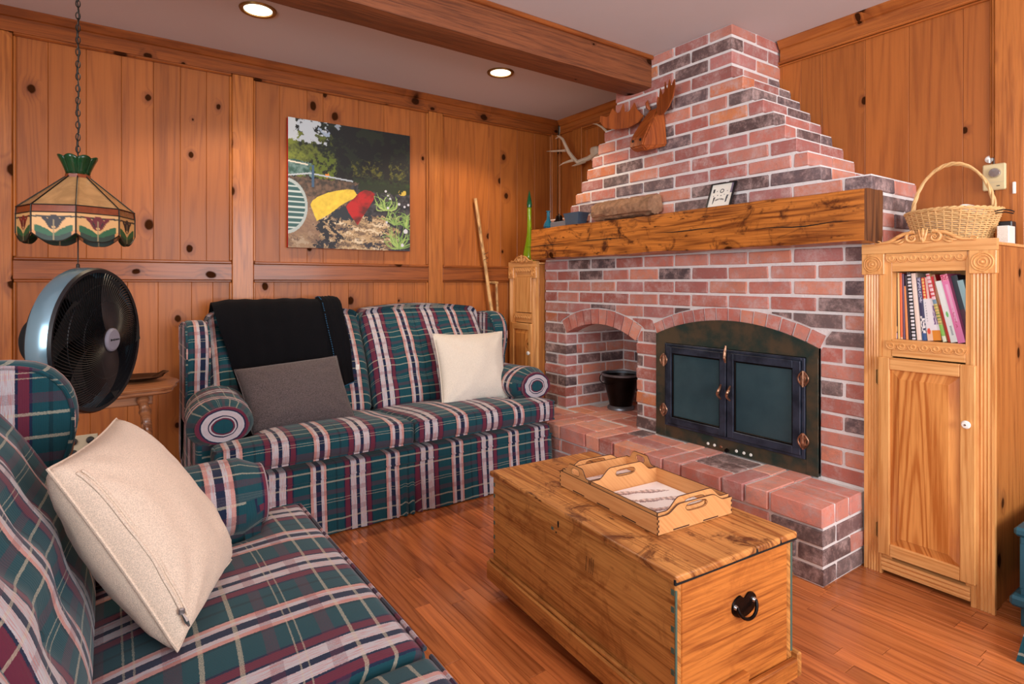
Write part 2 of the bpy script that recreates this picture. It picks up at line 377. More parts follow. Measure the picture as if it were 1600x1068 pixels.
# floor
floor = thing('floor', (0, 0, 0), kind='structure')
bx('subfloor', M['soot'], floor, LX-.1, BX+.3, RY-.1, AY+.15, -.12, -.0205, 0)
random.seed(3)
def strip(x0, y0, y1):
    c = .0012; a = x0+.0004; b = x0+.0566; y0 += .0004; y1 -= .0004
    vs = [(a, y0, -.02), (b, y0, -.02), (b, y1, -.02), (a, y1, -.02), (a, y0, -c), (b, y0, -c), (b, y1, -c), (a, y1, -c),
          (a+c, y0+c, 0), (b-c, y0+c, 0), (b-c, y1-c, 0), (a+c, y1-c, 0)]
    fs = [(0, 3, 2, 1)]+[(i, (i+1) % 4, 4+(i+1) % 4, 4+i) for i in range(4)]+[(4+i, 4+(i+1) % 4, 8+(i+1) % 4, 8+i) for i in range(4)]+[(8, 9, 10, 11)]
    return vs, fs
rest = MB(); x = LX; cnt = 0
while x < BX+.2:
    y = RY-random.random()*.5
    while y < AY:
        L = random.choice((.32, .45, .58, .7, .85, 1.05)); y1 = min(y+L, AY+.02); ya = max(y, RY)
        if y1-ya > .03:
            vs, fs = strip(x, ya, y1)
            seen = x > .40 and x < 2.9 and y1 > .25 and ya < 2.60 and cnt < 290 and (x-.45)*1.6 > (ya-2.4) and not (x > 2.15 and ya > 1.05)
            if seen: obj('floor_strip', MB().add(vs, fs), M['floor'], floor, smooth=0); cnt += 1
            else: rest.add(vs, fs)
        y = y1+.0001 if y1 > y else y+L
    x += .057
print('strips', cnt)
tag(obj('floor_strips_beyond', rest, M['floor'], floor, smooth=0), kind='stuff')
# ceiling
ceil = bx('ceiling', M['ceiling'], None, LX-.1, BX+.3, RY-.1, AY+.15, HC, HC+.1, 0); tag(ceil, kind='structure')
# beam
b = MB()
def beamfn(x0, x1, y0, y1, z0, z1, nx, amp, nyz=4, seed=0.0):
    mb = MB(); ring = []
    pts = []
    for i in range(nyz): pts.append((y0+(y1-y0)*i/nyz, z0))
    for i in range(nyz): pts.append((y1, z0+(z1-z0)*i/nyz))
    for i in range(nyz): pts.append((y1-(y1-y0)*i/nyz, z1))
    for i in range(nyz): pts.append((y0, z1-(z1-z0)*i/nyz))
    k = len(pts); vs = []
    for j in range(nx+1):
        X = x0+(x1-x0)*j/nx
        for (a, c) in pts:
            n = noise.noise_vector(Vector((X*4+seed, a*14, c*14)))*amp
            corner = (abs(a-y0) < 1e-6 or abs(a-y1) < 1e-6) and (abs(c-z0) < 1e-6 or abs(c-z1) < 1e-6)
            A = a+n.y; C = c+n.z
            if corner: A += (1 if a == y0 else -1)*.004; C += (1 if c == z0 else -1)*.004
            vs.append((X+(n.x if 0 < j < nx else 0), A, C))
    fs = [(j*k+i, j*k+(i+1) % k, (j+1)*k+(i+1) % k, (j+1)*k+i) for j in range(nx) for i in range(k)]
    fs += [tuple(range(k))[::-1], tuple(nx*k+i for i in range(k))]
    return mb.add(vs, fs)
beam = thing('ceiling_beam', (.2, 2.235, 2.165), 'rough brown timber beam running under the ceiling to the chimney', 'beam')
obj('timber', beamfn(-2.0, 2.434, 2.145, 2.33, 2.165, HC+.002, 60, .004), M['beam'], beam, smooth=45)
bx('scribe_moulding', M['pine_tx'], beam, -2.0, 2.434, 2.128, 2.148, HC-.022, HC, .004)
# wall left (behind the plaid sofa)
wl = thing('wall_left', ((BX+LX)/2, AY, 0), kind='structure')
bx('backing', M['plaster'], wl, LX, BX+.12, AY+.02, AY+.12, 0, HC, 0)
def planks(xs, z0, z1, horiz_axis='x'):
    for a, c in zip(xs[:-1], xs[1:]):
        g = .0004
        mb = MB()
        if horiz_axis == 'x': mb.box(a+g, c-g, AY, AY+.018, z0, z1, .0014)
        else: mb.box(BX, BX+.018, a+g, c-g, z0, z1, .0014)
        o = obj('plank', mb, M['pine'], wl if horiz_axis == 'x' else wr, smooth=0)
up = [[-1.15, -.98, -.82, -.70, -.55, -.387], [-.354, -.229, -.085, .055, .19, .309, .43, .552], [.659, .801, .954, 1.047, 1.262, 1.429, 1.605, 1.733],
      [1.838, 1.97, 2.1, 2.215, 2.315, 2.462, 2.622, 2.80]]
lo = [[-1.15, -1.0, -.85, -.7, -.55, -.387], [-.354, -.21, -.07, .08, .21, .36, .46, .552], [.659, .77, .92, 1.09, 1.2, 1.36, 1.52, 1.64, 1.733],
      [1.838, 1.95, 2.08, 2.24, 2.38, 2.5, 2.66, 2.80]]
for u in up: planks(u, 1.20, 2.26)
for u in lo: planks(u, 0.10, 1.13)
for a, c in ((-2.0, -1.15),): bx('plank', M['pine'], wl, a, c, AY, AY+.018, 0, 2.26, .002)
for a, c in ((-.40, -.30), (.552, .659), (1.733, 1.838)):
    a2, c2 = (a, c) if a > 0 else (-.455, -.354)
    bx('stile', M['pine_tz'], wl, a2, c2, AY-.020, AY, 0.10, 2.235, .003)
bx('corner_stile', M['pine_tz'], wl, 2.775, 2.83, AY-.020, AY, .1, 2.235, .003)
spans = [(-1.15, -.455), (-.354, .552), (.659, 1.733), (1.838, 2.775)]
for a, c in spans:
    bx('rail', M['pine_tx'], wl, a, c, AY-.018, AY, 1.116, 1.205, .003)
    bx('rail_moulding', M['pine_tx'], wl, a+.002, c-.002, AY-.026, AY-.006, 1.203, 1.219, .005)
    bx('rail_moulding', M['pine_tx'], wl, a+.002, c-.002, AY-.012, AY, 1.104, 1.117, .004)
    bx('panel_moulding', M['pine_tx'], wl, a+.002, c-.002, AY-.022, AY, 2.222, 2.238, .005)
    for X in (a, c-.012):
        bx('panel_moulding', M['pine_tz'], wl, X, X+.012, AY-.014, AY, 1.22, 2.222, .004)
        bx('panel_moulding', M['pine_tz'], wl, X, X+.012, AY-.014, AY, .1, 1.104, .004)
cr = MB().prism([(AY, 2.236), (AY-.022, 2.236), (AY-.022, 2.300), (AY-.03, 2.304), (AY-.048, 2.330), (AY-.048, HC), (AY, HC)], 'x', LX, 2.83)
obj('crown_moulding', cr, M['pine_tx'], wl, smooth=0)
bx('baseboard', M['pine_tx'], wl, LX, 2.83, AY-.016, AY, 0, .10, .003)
# wall right (fireplace wall)
wr = thing('wall_right', (BX, .9, 0), kind='structure')
bx('backing', M['plaster'], wr, BX+.02, BX+.12, RY, 1.1, 0, HC, 0)
bx('backing', M['plaster'], wr, BX+.02, BX+.12, 3.0, AY+.02, 0, HC, 0)
bx('backing', M['plaster'], wr, BX+.02, BX+.12, 1.1, 3.0, 1.2, HC, 0)
bx('backing', M['plaster'], wr, BX+.20, BX+.24, 1.0, 3.1, 0, 1.3, 0)  # this backing and its side pieces added to stop world light leaking in
bx('backing', M['plaster'], wr, BX+.12, BX+.20, 1.0, 1.1, 0, 1.3, 0); bx('backing', M['plaster'], wr, BX+.12, BX+.20, 3.0, 3.1, 0, 1.3, 0)
yy = [.775, .87, 1.064, 1.24, 1.434, 1.54, 1.64, 1.74]
planks(yy, 1.0, 2.26, 'y'); planks([2.36, 2.48, 2.60, 2.74, 2.88, 3.0, 3.12, 3.24, 3.43], 1.3, 2.26, 'y')
planks([.17, .30, .44, .56, .66], .1, 2.26, 'y'); planks([.66, .775], .1, 1.0, 'y'); planks([.775, .9, 1.034], .1, 1.0, 'y')
planks([-1.9, -1.6, -1.3, -1.0, -.7, -.4, -.1, .17], .1, 2.26, 'y')
bx('stile', M['pine_tz'], wr, BX-.02, BX, .672, .764, .10, 2.235, .003)
bx('panel_moulding', M['pine_tz'], wr, BX-.016, BX, .7645, .7735, 1.59, 2.225, .003)
bx('panel_moulding', M['pine_tz'], wr, BX-.012, BX, .774, .781, 1.59, 2.225, .003)
bx('panel_moulding', M['pine_tz'], wr, BX-.016, BX, .7645, .7735, 1.0, 1.452, .003)
bx('stile', M['pine_tz'], wr, BX-.02, BX, 3.16, 3.26, 1.3, 2.235, .003)
bx('panel_moulding', M['pine_tz'], wr, BX-.028, BX, 3.148, 3.16, 1.3, 2.235, .003)
bx('corner_moulding', M['pine_tz'], wr, BX-.02, BX, 3.405, 3.43, .1, 2.235, .003)
for a, c in ((.675, 1.66), (2.41, 3.15)):
    bx('panel_moulding', M['pine_ty'], wr, BX-.014, BX, a, c, 2.214, 2.222, .003)
    bx('panel_moulding', M['pine_ty'], wr, BX-.022, BX, a, c, 2.224, 2.236, .003)
for a, c in ((RY, 1.64), (2.43, 3.402)):
    cr = MB().prism([(BX, 2.236), (BX-.018, 2.236), (BX-.018, 2.296), (BX-.027, 2.300), (BX-.045, 2.33), (BX-.045, HC), (BX, HC)], 'y', a, c)
    obj('crown_moulding', cr, M['pine_ty'], wr, smooth=0)
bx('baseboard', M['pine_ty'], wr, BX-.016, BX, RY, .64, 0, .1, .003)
# walls outside the view, with their windows
def plainwall(name, parts):
    w_ = thing(name, (0, 0, 0), kind='structure')
    for p in parts: bx('wall_panel', M['plaster'], w_, *p, 0)
    return w_
wx0, wx1, wz0, wz1 = .35, 2.65, .7, 2.1
plainwall('wall_rear', [(LX-.1, wx0, RY-.1, RY, 0, HC), (wx1, BX+.12, RY-.1, RY, 0, HC), (wx0, wx1, RY-.1, RY, 0, wz0), (wx0, wx1, RY-.1, RY, wz1, HC)])
ly0, ly1 = -.9, .5
plainwall('wall_far_left', [(LX-.1, LX, RY, ly0, 0, HC), (LX-.1, LX, ly1, AY+.12, 0, HC), (LX-.1, LX, ly0, ly1, 0, wz0), (LX-.1, LX, ly0, ly1, wz1, HC)])
w1 = thing('window_1', (1.5, RY, wz0), kind='structure')
for a in (wx0, wx0+.77, wx0+1.57, wx1-.05): bx('sash_bar', M['white'], w1, a, a+.05, RY-.08, RY-.03, wz0, wz1, .003)
for a in (wz0, wz1-.05): bx('sash_bar', M['white'], w1, wx0+.05, wx1-.05, RY-.08, RY-.03, a, a+.05, .003)
bx('pane', M['pane'], w1, wx0+.05, wx1-.05, RY-.06, RY-.054, wz0+.05, wz1-.05, 0)
w2 = thing('window_2', (LX, -.2, wz0), kind='structure')
for a in (ly0, ly0+.62, ly1-.05): bx('sash_bar', M['white'], w2, LX-.08, LX-.03, a, a+.05, wz0, wz1, .003)
for a in (wz0, wz1-.05): bx('sash_bar', M['white'], w2, LX-.08, LX-.03, ly0+.05, ly1-.05, a, a+.05, .003)
bx('pane', M['pane'], w2, LX-.06, LX-.054, ly0+.05, ly1-.05, wz0+.05, wz1-.05, 0)
# recessed downlights
em, nt, bs = newmat('lamp_glow'); bs.inputs['Emission Color'].default_value = (1, .83, .55, 1); bs.inputs['Emission Strength'].default_value = 4
bs.inputs['Base Color'].default_value = (1, .9, .7, 1)
for (x, y, lb) in ((.557, 2.80, 'lit recessed ceiling light with brass ring, above the painting side, left of the beam end'),
                   (1.891, 2.817, 'lit recessed ceiling light with brass ring, nearer the far corner and the chimney')):
    d = thing('recessed_ceiling_light', (x, y, HC), lb, 'ceiling light')
    obj('trim_ring', MB().lathe([(.062, HC-.001), (.062, HC-.006), (.076, HC-.008), (.080, HC-.001)], 40, (x, y, 0), close=True), M['brass'], d)
    obj('baffle', MB().lathe([(.062, HC-.004), (.058, HC-.001)], 40, (x, y, 0)), M['chrome'], d)
    obj('bulb', MB().lathe([(0, HC-.007), (.03, HC-.006), (.050, HC-.004), (.061, HC-.002)], 32, (x, y, 0)), em, d)
    downlight_lamp(x, y)
# thermostat, switch, hook, outlet
th_ = thing('wall_thermostat', (BX-.02, .76, 1.457), 'beige wall thermostat with a silver dial on the pine wall', 'thermostat')
bx('housing', M['beige'], th_, BX-.036, BX-.0205, .725, .797, 1.460, 1.562, .004)
obj('dial', MB().lathe([(0, .012), (.016, .012), (.019, .006), (.019, 0)], 28, (BX-.036, .757, 1.526), M=Matrix.Rotation(-pi/2, 3, 'Y')), M['chrome'], th_)
bx('indicator', M['black'], th_, BX-.037, BX-.0355, .742, .752, 1.474, 1.477, 0)
bx('lower_panel', M['ivory'], th_, BX-.0372, BX-.0362, .728, .794, 1.490, 1.4915, 0)
tag(bx('wall_switch', M['white'], None, BX-.028, BX-.0205, .697, .707, 1.44, 1.485, .002), 'small white switch tab on the wall right of the thermostat', 'switch')
hk = MB().lathe([(0, .016), (.007, .014), (.008, .004), (.014, 0)], 14, (BX, .785, 1.588), M=Matrix.Rotation(-pi/2, 3, 'Y')); hk.box(BX-.02, BX-.001, .777, .783, 1.570, 1.586, .002)
tag(obj('wall_hook', hk, M['white']), 'small white wall hook above the thermostat', 'hook')
ou = thing('wall_outlet', (-.09, AY, .26), 'ivory wall outlet with black plugs, low on the left pine wall', 'outlet')
bx('cover_plate', M['ivory'], ou, -.165, -.04, AY-.007, AY, .262, .372, .003)
for (a, z) in ((-.07, .345), (-.07, .29), (-.135, .345), (-.135, .29)):
    obj('plug', MB().lathe([(0, .02), (.014, .018), (.017, 0)], 14, (a, AY-.007, z), M=Matrix.Rotation(pi/2, 3, 'X')), M['black'], ou)
# ================================================================ brick fireplace
FX = 2.436; MX = FX+.006; C = .0688; H0 = .288; J = .0120
fp = thing('brick_fireplace', (FX, 2.06, 0), 'reused brick fireplace with stepped chimney reaching the ceiling', 'fireplace')
fp_off = OFF[fp.name]
RED = [S(192, 114, 100), S(180, 104, 92), S(200, 122, 106), S(172, 106, 98), S(206, 134, 116), S(186, 120, 114), S(212, 136, 110)]
DRK = [S(106, 88, 90), S(94, 78, 80), S(112, 94, 92), S(100, 78, 76), S(122, 92, 90)]
ORG = [S(214, 134, 88), S(206, 122, 82)]
rb = random.Random(11)
def bcolor():
    r = rb.random()
    c = rb.choice(DRK) if r < .34 else (rb.choice(ORG) if r < .39 else rb.choice(RED))
    k = .78+rb.random()*.24
    return (c[0]*k, c[1]*k, c[2]*k, 1)
brick_cache = {}
def brick_mesh(sx, sy, sz):
    key = (round(sx, 3), round(sy, 3), round(sz, 3), rb.randrange(3))
    if key in brick_cache: return brick_cache[key]
    mb = MB().box(-sx/2, sx/2, -sy/2, sy/2, -sz/2, sz/2, .0035)
    vs = []
    for p in mb.v:
        n = noise.noise_vector(Vector(p)*34+Vector((key[3]*9, sx*50, 3)))*.0042
        vs.append((p[0]+n.x, p[1]+n.y, p[2]+n.z))
    me = bpy.data.meshes.new('brick'); me.from_pydata(vs, [], mb.f); me.materials.append(M['brick'])
    bm = bmesh.new(); bm.from_mesh(me); bmesh.ops.recalc_face_normals(bm, faces=bm.faces); bm.to_mesh(me); bm.free()
    brick_cache[key] = me; return me
nb = [0]
leftover = MB()
def brick(x0, x1, y0, y1, z0, z1, parent=None, name='brick', hidden=False):
    if x1-x0 < .012 or y1-y0 < .012: return
    if hidden: leftover.box(x0, x1, y0, y1, z0, z1, .003); return
    parent = parent or fp
    o = bpy.data.objects.new(name, brick_mesh(x1-x0, y1-y0, z1-z0)); link(o, parent)
    o.location = Vector(((x0+x1)/2+(rb.random()-.5)*.004, (y0+y1)/2, (z0+z1)/2))-OFF[parent.name]
    o.color = bcolor(); nb[0] += 1; return o
def brick_poly(lo, hi, x0=FX, x1=FX+.09, name='brick'):
    mb = MB().strip(lo, hi, 'x', x0, x1)
    bm = bmesh.new()
    for v in mb.v: bm.verts.new(v)
    bm.verts.ensure_lookup_table()
    for f in mb.f:
        try: bm.faces.new([bm.verts[i] for i in f])
        except ValueError: pass
    bmesh.ops.remove_doubles(bm, verts=bm.verts, dist=.0003)
    # drop the doubled inner faces
    bmesh.ops.delete(bm, geom=[f for f in bm.faces if len(f.verts) < 3], context='FACES')
    m2 = MB(); bm.verts.index_update(); m2.add([v.co[:] for v in bm.verts], [tuple(v.index for v in f.verts) for f in bm.faces]); bm.free()
    o = obj(name, m2, M['brick'], fp, smooth=0); o.color = bcolor(); nb[0] += 1; return o
# arches: (centre y, spring z, half chord, rise, ring thickness, n)
def arch(cy, zs, hc, rise, t, n):
    R = (hc*hc+rise*rise)/(2*rise); zc = zs+rise-R; half = math.asin(hc/R)
    return dict(cy=cy, zc=zc, R=R, t=t, half=half, n=n, zs=zs, hc=hc)
A1 = arch(2.562, .775, .302, .078, .088, 10)
A2 = arch(1.672, .822, .437, .094, .062, 14)
def inside(a, y, z, pad=0):
    """inside opening + ring"""
    if abs(y-a['cy']) < a['hc'] and z < a['zs']: return True
    d = math.hypot(y-a['cy'], z-a['zc']); ang = abs(atan2(y-a['cy'], z-a['zc']))
    return d < a['R']+a['t']+pad and ang < a['half']+.03 and z >= a['zs']-.05
def outer_z(a, y, pad):
    r = a['R']+a['t']+pad; d = abs(y-a['cy'])
    lim = r*math.sin(a['half']+.015)
    if d > lim: return -1
    return a['zc']+sqrt(r*r-d*d)
def inner_z(a, y):
    d = abs(y-a['cy'])
    return a['zc']+sqrt(a['R']**2-d*d) if d < a['hc'] else -1
for a in (A1, A2):
    n = a['n']
    for i in range(n):
        g = .0045/a['R']
        a0 = -a['half']+2*a['half']*i/n+g; a1 = -a['half']+2*a['half']*(i+1)/n-g
        r0 = a['R']+(0 if a is A1 else .003); r1 = a['R']+a['t']+rb.uniform(-.003, .003)
        P_ = lambda r, an: (a['cy']+r*sin(an), a['zc']+r*cos(an))
        mb = MB().prism([P_(r0, a0), P_(r0, a1), P_(r1, a1), P_(r1, a0)], 'x', FX-.002-rb.random()*.002, FX+.09)
        o = obj('arch_brick', mb, M['brick'], fp, smooth=0); o.color = (lambda c: (c[0], c[1], c[2], 1))(rb.choice(RED)); nb[0] += 1
YR = 1.035; YL = 3.09
def row_joints(y0, y1, odd):
    js = [y0]; y = YR+(.10675 if odd else 0)
    while y < y1:
        if y > y0+.035 and y < y1-.035: js.append(y)
        y += .2135
    js.append(y1); return js
core = MB()
NB = 2.964
for k in range(0, 31):
    z0 = H0+C*k; z1 = z0+C
    if z0 > HC-.01: break
    zt = min(z1, HC+.0); b0 = z0+J*.5; b1 = min(z1-J*.5, HC-.002)
    if b1-b0 < .012: core.box(MX, BX, YR2+.006, YL2-.006, z0, zt); continue
    odd = k % 2
    if k < 18: YR2, YL2 = YR, YL
    elif k >= 26: YR2, YL2 = 1.65, 2.42
    else: YR2 = 1.232+(k-18)*.0515; YL2 = 2.823-(k-18)*.051
    js = row_joints(YR2, YL2, odd)
    hidden_row = 14 <= k <= 15       # behind the mantel beam
    for a, c in zip(js[:-1], js[1:]):
        s0 = a+(J/2 if a != YR2 else 0); s1 = c-(J/2 if c != YL2 else 0)
        if hidden_row and not (a == YR2): continue
        depth = .0925 if (s1-s0 > .13) else .0925
        if a == YR2 and s1-s0 < .13: depth = .2
        if k < 10:
            # cut against the openings
            N = 9; ys = [s0+(s1-s0)*i/(N-1) for i in range(N)]
            runs = []; cur = []
            touched = False
            for y in [s0+(s1-s0)*i/48 for i in range(49)]:
                lo = b0; hi = b1
                for ar in (A1, A2):
                    oz = outer_z(ar, y, .008)
                    hit = abs(y-ar['cy']) < ar['hc'] and b0 < ar['zs']
                    if hit: lo = max(lo, oz if b1 > ar['zs'] else 99); touched = True
                    elif oz > 0 and b1 > ar['zs']-.02 and oz > b0:
                        zl = ar['zc']+abs(y-ar['cy'])/math.tan(ar['half'])-.010
                        if b0 < zl-.012: hi = min(hi, zl)
                        else: lo = max(lo, oz)
                if cur and abs(cur[-1][1]-lo) > .03: runs.append(cur); cur = []
                if lo < hi-.006: cur.append((y, lo, hi))
                else:
                    if len(cur) > 1: runs.append(cur)
                    cur = []
            if len(cur) > 1: runs.append(cur)
            for r in runs:
                if r[-1][0]-r[0][0] < .018: continue
                ya, yb = r[0][0], r[-1][0]
                if all(abs(p[1]-b0) < 1e-6 and abs(p[2]-b1) < 1e-6 for p in r):
                    jamb = abs(ya-(A1['cy']+A1['hc'])) < .02
                    brick(FX, FX+(.2 if (depth > .1) else .0925), ya, yb, b0, b1)
                else:
                    st = max(1, len(r)//8); q = r[::st]
                    if q[-1] != r[-1]: q.append(r[-1])
                    brick_poly([(y, l) for y, l, h in q], [(y, h) for y, l, h in q])
        else:
            brick(FX, FX+depth, s0, s1, b0, b1)
    # right side return
    first = js[1]-J/2-YR2
    xs = FX+(.2 if first < .13 else .0925)+J
    while xs < BX-.02:
        xe = min(xs+.2, BX)
        if BX-xe < .04: xe = BX
        if k >= 14: brick(xs, xe, YR2, YR2+.09, b0, b1)
        else: brick(xs, xe, YR2, YR2+.09, b0, b1, hidden=True)
        xs = xe+J
    # left side return, not seen from the camera
    xs = FX+.0925+J
    while xs < BX-.02:
        xe = min(xs+.2, BX); brick(xs, xe, YL2-.09, YL2, b0, b1, hidden=True); xs = xe+J
    if k >= 10: core.box(MX, BX+.001, YR2+.006, YL2-.006, z0, zt)
# lower core with the two openings
n1a, n1b = A1['cy']-A1['hc'], A1['cy']+A1['hc']
zc0, zc1 = .2, H0+C*10
core.box(MX, BX, n1b+.006, YL-.006, 0, zc1)
core.box(MX, BX, A2['cy']+A2['hc'], n1a-.006, 0, zc1)
core.box(MX, BX, YR+.006, A2['cy']-A2['hc'], 0, zc1)
for ar, x1 in ((A1, NB), (A2, BX)):
    N = 20; ys = [ar['cy']-ar['hc']+2*ar['hc']*i/N for i in range(N+1)]
    ys[0] += 1e-5; ys[-1] -= 1e-5
    core.strip([(y, inner_z(ar, y)+.004) for y in ys], [(y, zc1) for y in ys], 'x', MX, x1)
core.box(NB, NB+.03, n1a-.05, n1b+.05, .2, .95); core.box(BX, NB+.03, n1b+.006, n1b+.05, .2, .95); core.box(BX, NB+.03, n1a-.05, n1a-.006, .2, .95)
core.box(MX, NB, n1a-.006, n1b+.006, 0, H0-.075)
core.box(MX, BX, A2['cy']-A2['hc']-.001, A2['cy']+A2['hc']+.001, 0, .289)
obj('mortar', core, M['mortar'], fp, smooth=0)
# niche walls: left jamb (seen) and back
for k in range(0, 8):
    b0 = H0+C*k+J*.5; b1 = H0+C*(k+1)-J*.5
    if b0 > .80: break
    b1 = min(b1, .83)
    xs = FX+.0925+J if k % 2 else FX+.0925+J+.02
    xs = FX+(.14 if k % 2 else .095)+J
    xs0 = FX+.0925+.001
    if k % 2: brick(xs0, xs-J, n1b, n1b+.05, b0, b1, hidden=True)
    while xs < NB-.01:
        xe = min(xs+.2, NB); brick(xs, xe, n1b, n1b+.06, b0, b1); brick(xs, xe, n1a-.06, n1a, b0, b1, hidden=True); xs = xe+J
    y = n1b-.005-(0 if k % 2 else .1)
    while y > n1a+.01:
        ya = max(y-.2, n1a+.002); brick(NB-.006, NB+.02, ya, y, b0, b1, hidden=(ya < 2.45)); y = ya-J
        if k % 2 == 0 and y > n1b-.2: pass
    if k % 2 == 0: brick(NB-.006, NB+.02, n1b-.098, n1b-.005, b0, b1)
tag(obj('bricks_out_of_sight', leftover, M['brick'], fp, smooth=0), kind='stuff').color = (RED[0][0], RED[0][1], RED[0][2], 1)
leftover = MB()
# firebox hollow
fb = MB(); y0, y1, z0, z1, xb = 1.26, 2.08, .30, .80, 2.84
fb.box(xb-.01, xb, y0, y1, z0, z1).box(MX+.005, xb, y0-.01, y0, z0, z1).box(MX+.005, xb, y1, y1+.01, z0, z1).box(MX+.005, xb, y0, y1, z1, z1+.01).box(MX+.005, xb, y0, y1, z0-.01, z0)
obj('firebox_lining', fb, M['soot'], fp, smooth=0)
print('fireplace bricks', nb[0])
# ---------------- hearth
he = thing('brick_hearth', (2.27, 2.0, 0), 'raised brick hearth ledge in front of the fireplace opening', 'hearth')
HX = 2.112; HR = 1.058; HL = 2.90; nb[0] = 0
hm = MB()
hm.box(HX+.006, MX, HR+.006, HL, 0, H0-.006)
hm.box(HX+.03, MX, HL-.01, YL, 0, .24) if False else None
hm.box(MX-.001, NB, n1a, n1b, H0-.08, H0-.006)
hm.box(2.125, MX, HL-.001, YL-.01, 0, H0-.006)
obj('mortar', hm, M['mortar'], he, smooth=0)
def hb(x0, x1, y0, y1, z0, z1, sh=True):
    o = brick(x0, x1, y0, y1, z0, z1, he)
    return o
# three lower courses of the riser and its right end
for k in range(3):
    b0 = .070*k+.004; b1 = .070*(k+1)-.006
    y = HR; first = True; w0 = .2 if k % 2 == 0 else .095
    while y < HL:
        L = w0 if first else .2; ye = min(y+L, HL)
        hb(HX, HX+(.095 if (k % 2 == 0 or not first) else .2), y, ye, b0, b1); y = ye+.0115; first = False
    xs = HX+(.095 if k % 2 == 0 else .2)+.011
    while xs < 2.425:
        xe = min(xs+.2, 2.43); hb(xs, xe, HR, HR+.09, b0, b1); xs = xe+.011
# top layer: stretchers and headers along the nose, basket weave behind
zb0, zb1 = .216, H0
y = HR; i = 0; NX = HX-.010
while y < HL+.02:
    if i % 3 == 0:
        hb(NX, NX+.095, y, min(y+.2, HL+.02), zb0, zb1); hb(NX+.106, NX+.2, y, min(y+.2, HL+.02), zb0, zb1); y += .211
    else:
        hb(NX, NX+.2, y, min(y+.0945, HL+.02), zb0, zb1); y += .1055
    i += 1
y = HR; i = 0
xr = NX+.211
while y < YL-.02:
    x1 = FX-.004; deep = (y > n1a-.02 and y < n1b-.05)
    if i % 2 == 0:
        ye = min(y+.2, YL-.01); hb(xr, min(xr+.095, x1), y, ye, zb0, zb1-.001)
        if x1-xr-.106 > .02: hb(xr+.106, x1, y, ye, zb0, zb1-.001)
        y += .211
    else:
        hb(xr, x1, y, min(y+.0945, YL-.01), zb0, zb1-.001); y += .1055
        if y < YL-.05: hb(xr, x1, y, min(y+.0945, YL-.01), zb0, zb1-.001); y += .1055
    i += 1
y = HL+.03
while y < YL-.05: hb(2.135, xr-.011, y, min(y+.0945, YL-.01), zb0, zb1-.001); y += .1055
# niche floor
xs = FX+.004; j = 0
while xs < NB-.02:
    y = n1a+.004; i = j % 2
    while y < n1b-.02:
        if i % 2 == 0:
            for q in (0, .1055):
                hb(xs+q, min(xs+q+.0945, NB), y, min(y+.2, n1b-.004), zb0, zb1-.002)
            y += .211
        else:
            for q in (0, .1055):
                if y+q+.0945 < n1b+.02: hb(xs, min(xs+.2, NB), y+q, min(y+q+.0945, n1b-.004), zb0, zb1-.002)
            y += .211
        i += 1
    xs += .211; j += 1
print('hearth bricks', nb[0])
tag(bx('hearth_foot_board', M['table'], None, 2.035, 2.106, 1.165, 1.95, 0.0005, .018, .003), 'narrow flat board on the floor at the foot of the brick hearth, behind the chest', 'board')
for o in he.children:  # top bricks recoloured paler: light on the hearth put into their colour
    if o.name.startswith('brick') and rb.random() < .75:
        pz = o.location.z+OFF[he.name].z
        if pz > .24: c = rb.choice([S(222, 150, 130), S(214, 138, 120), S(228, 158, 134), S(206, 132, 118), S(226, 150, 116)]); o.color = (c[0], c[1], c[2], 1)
# ---------------- mantel
ma = thing('mantel_beam', (2.36, 2.02, 1.252), 'thick rough-hewn wooden mantel beam across the brick fireplace', 'mantel')
mm = beamfn(.996, 3.042, -2.434, -2.282, 1.253, 1.453, 90, .0065, 6, 5.0)
mm.v = [(-p[1], p[0], p[2]) for p in mm.v]
o = obj('timber', mm, M['mantel'], ma, smooth=50)
o.data.materials.append(M['mantel_end'])
for p in o.data.polygons:
    if abs(p.normal.y) > .9: p.material_index = 1
cc = MB()
for (y, z) in ((1.05, 1.33), (1.6, 1.352), (2.2, 1.345), (2.7, 1.34)):
    pts = [(2.2795+noise.noise(Vector((y+i*.05, 3, 1)))*.001, y+i*.055, z+noise.noise(Vector((y*3+i*.4, 0, 0)))*.012) for i in range(8)]
    cc.tube(pts, [.0006+.0018*sin(pi*i/7) for i in range(8)], 4)
obj('crack', cc, M['soot'], ma)
# ---------------- fire doors
fd = thing('fireplace_doors', (2.43, 1.672, .285), 'arched blackened metal fireplace doors with dark glass', 'fireplace doors')
X0 = 2.420; X1 = 2.4325
N = 24; ys = [1.238+(2.106-1.238)*i/N for i in range(N+1)]
R2 = A2['R']; zcc = A2['zc']
bot = .2885
pl = MB().strip([(y, .785) for y in ys], [(y, zcc+sqrt((R2+.004)**2-(y-1.672)**2)) for y in ys], 'x', X0+.004, X1)
obj('arched_plate', pl, M['plate'], fd, smooth=0)
pm = MB().box(X0+.004, X1, 1.238, 1.288, bot, .785, .001).box(X0+.004, X1, 2.042, 2.106, bot, .785, .001).box(X0+.0045, X1, 1.288, 2.042, bot, .352, .001)
obj('surround_plate', pm, M['plate'], fd, smooth=0)
def frame(mb, y0, y1, z0, z1, w, xa, xb_):
    mb.box(xa, xb_, y0, y0+w, z0, z1, .002).box(xa, xb_, y1-w, y1, z0, z1, .002).box(xa, xb_, y0+w, y1-w, z0, z0+w, .002).box(xa, xb_, y0+w, y1-w, z1-w, z1, .002); return mb
obj('outer_frame', frame(MB(), 1.290, 2.040, .352, .782, .014, X0-.004, X1), M['doorf'], fd, smooth=0)
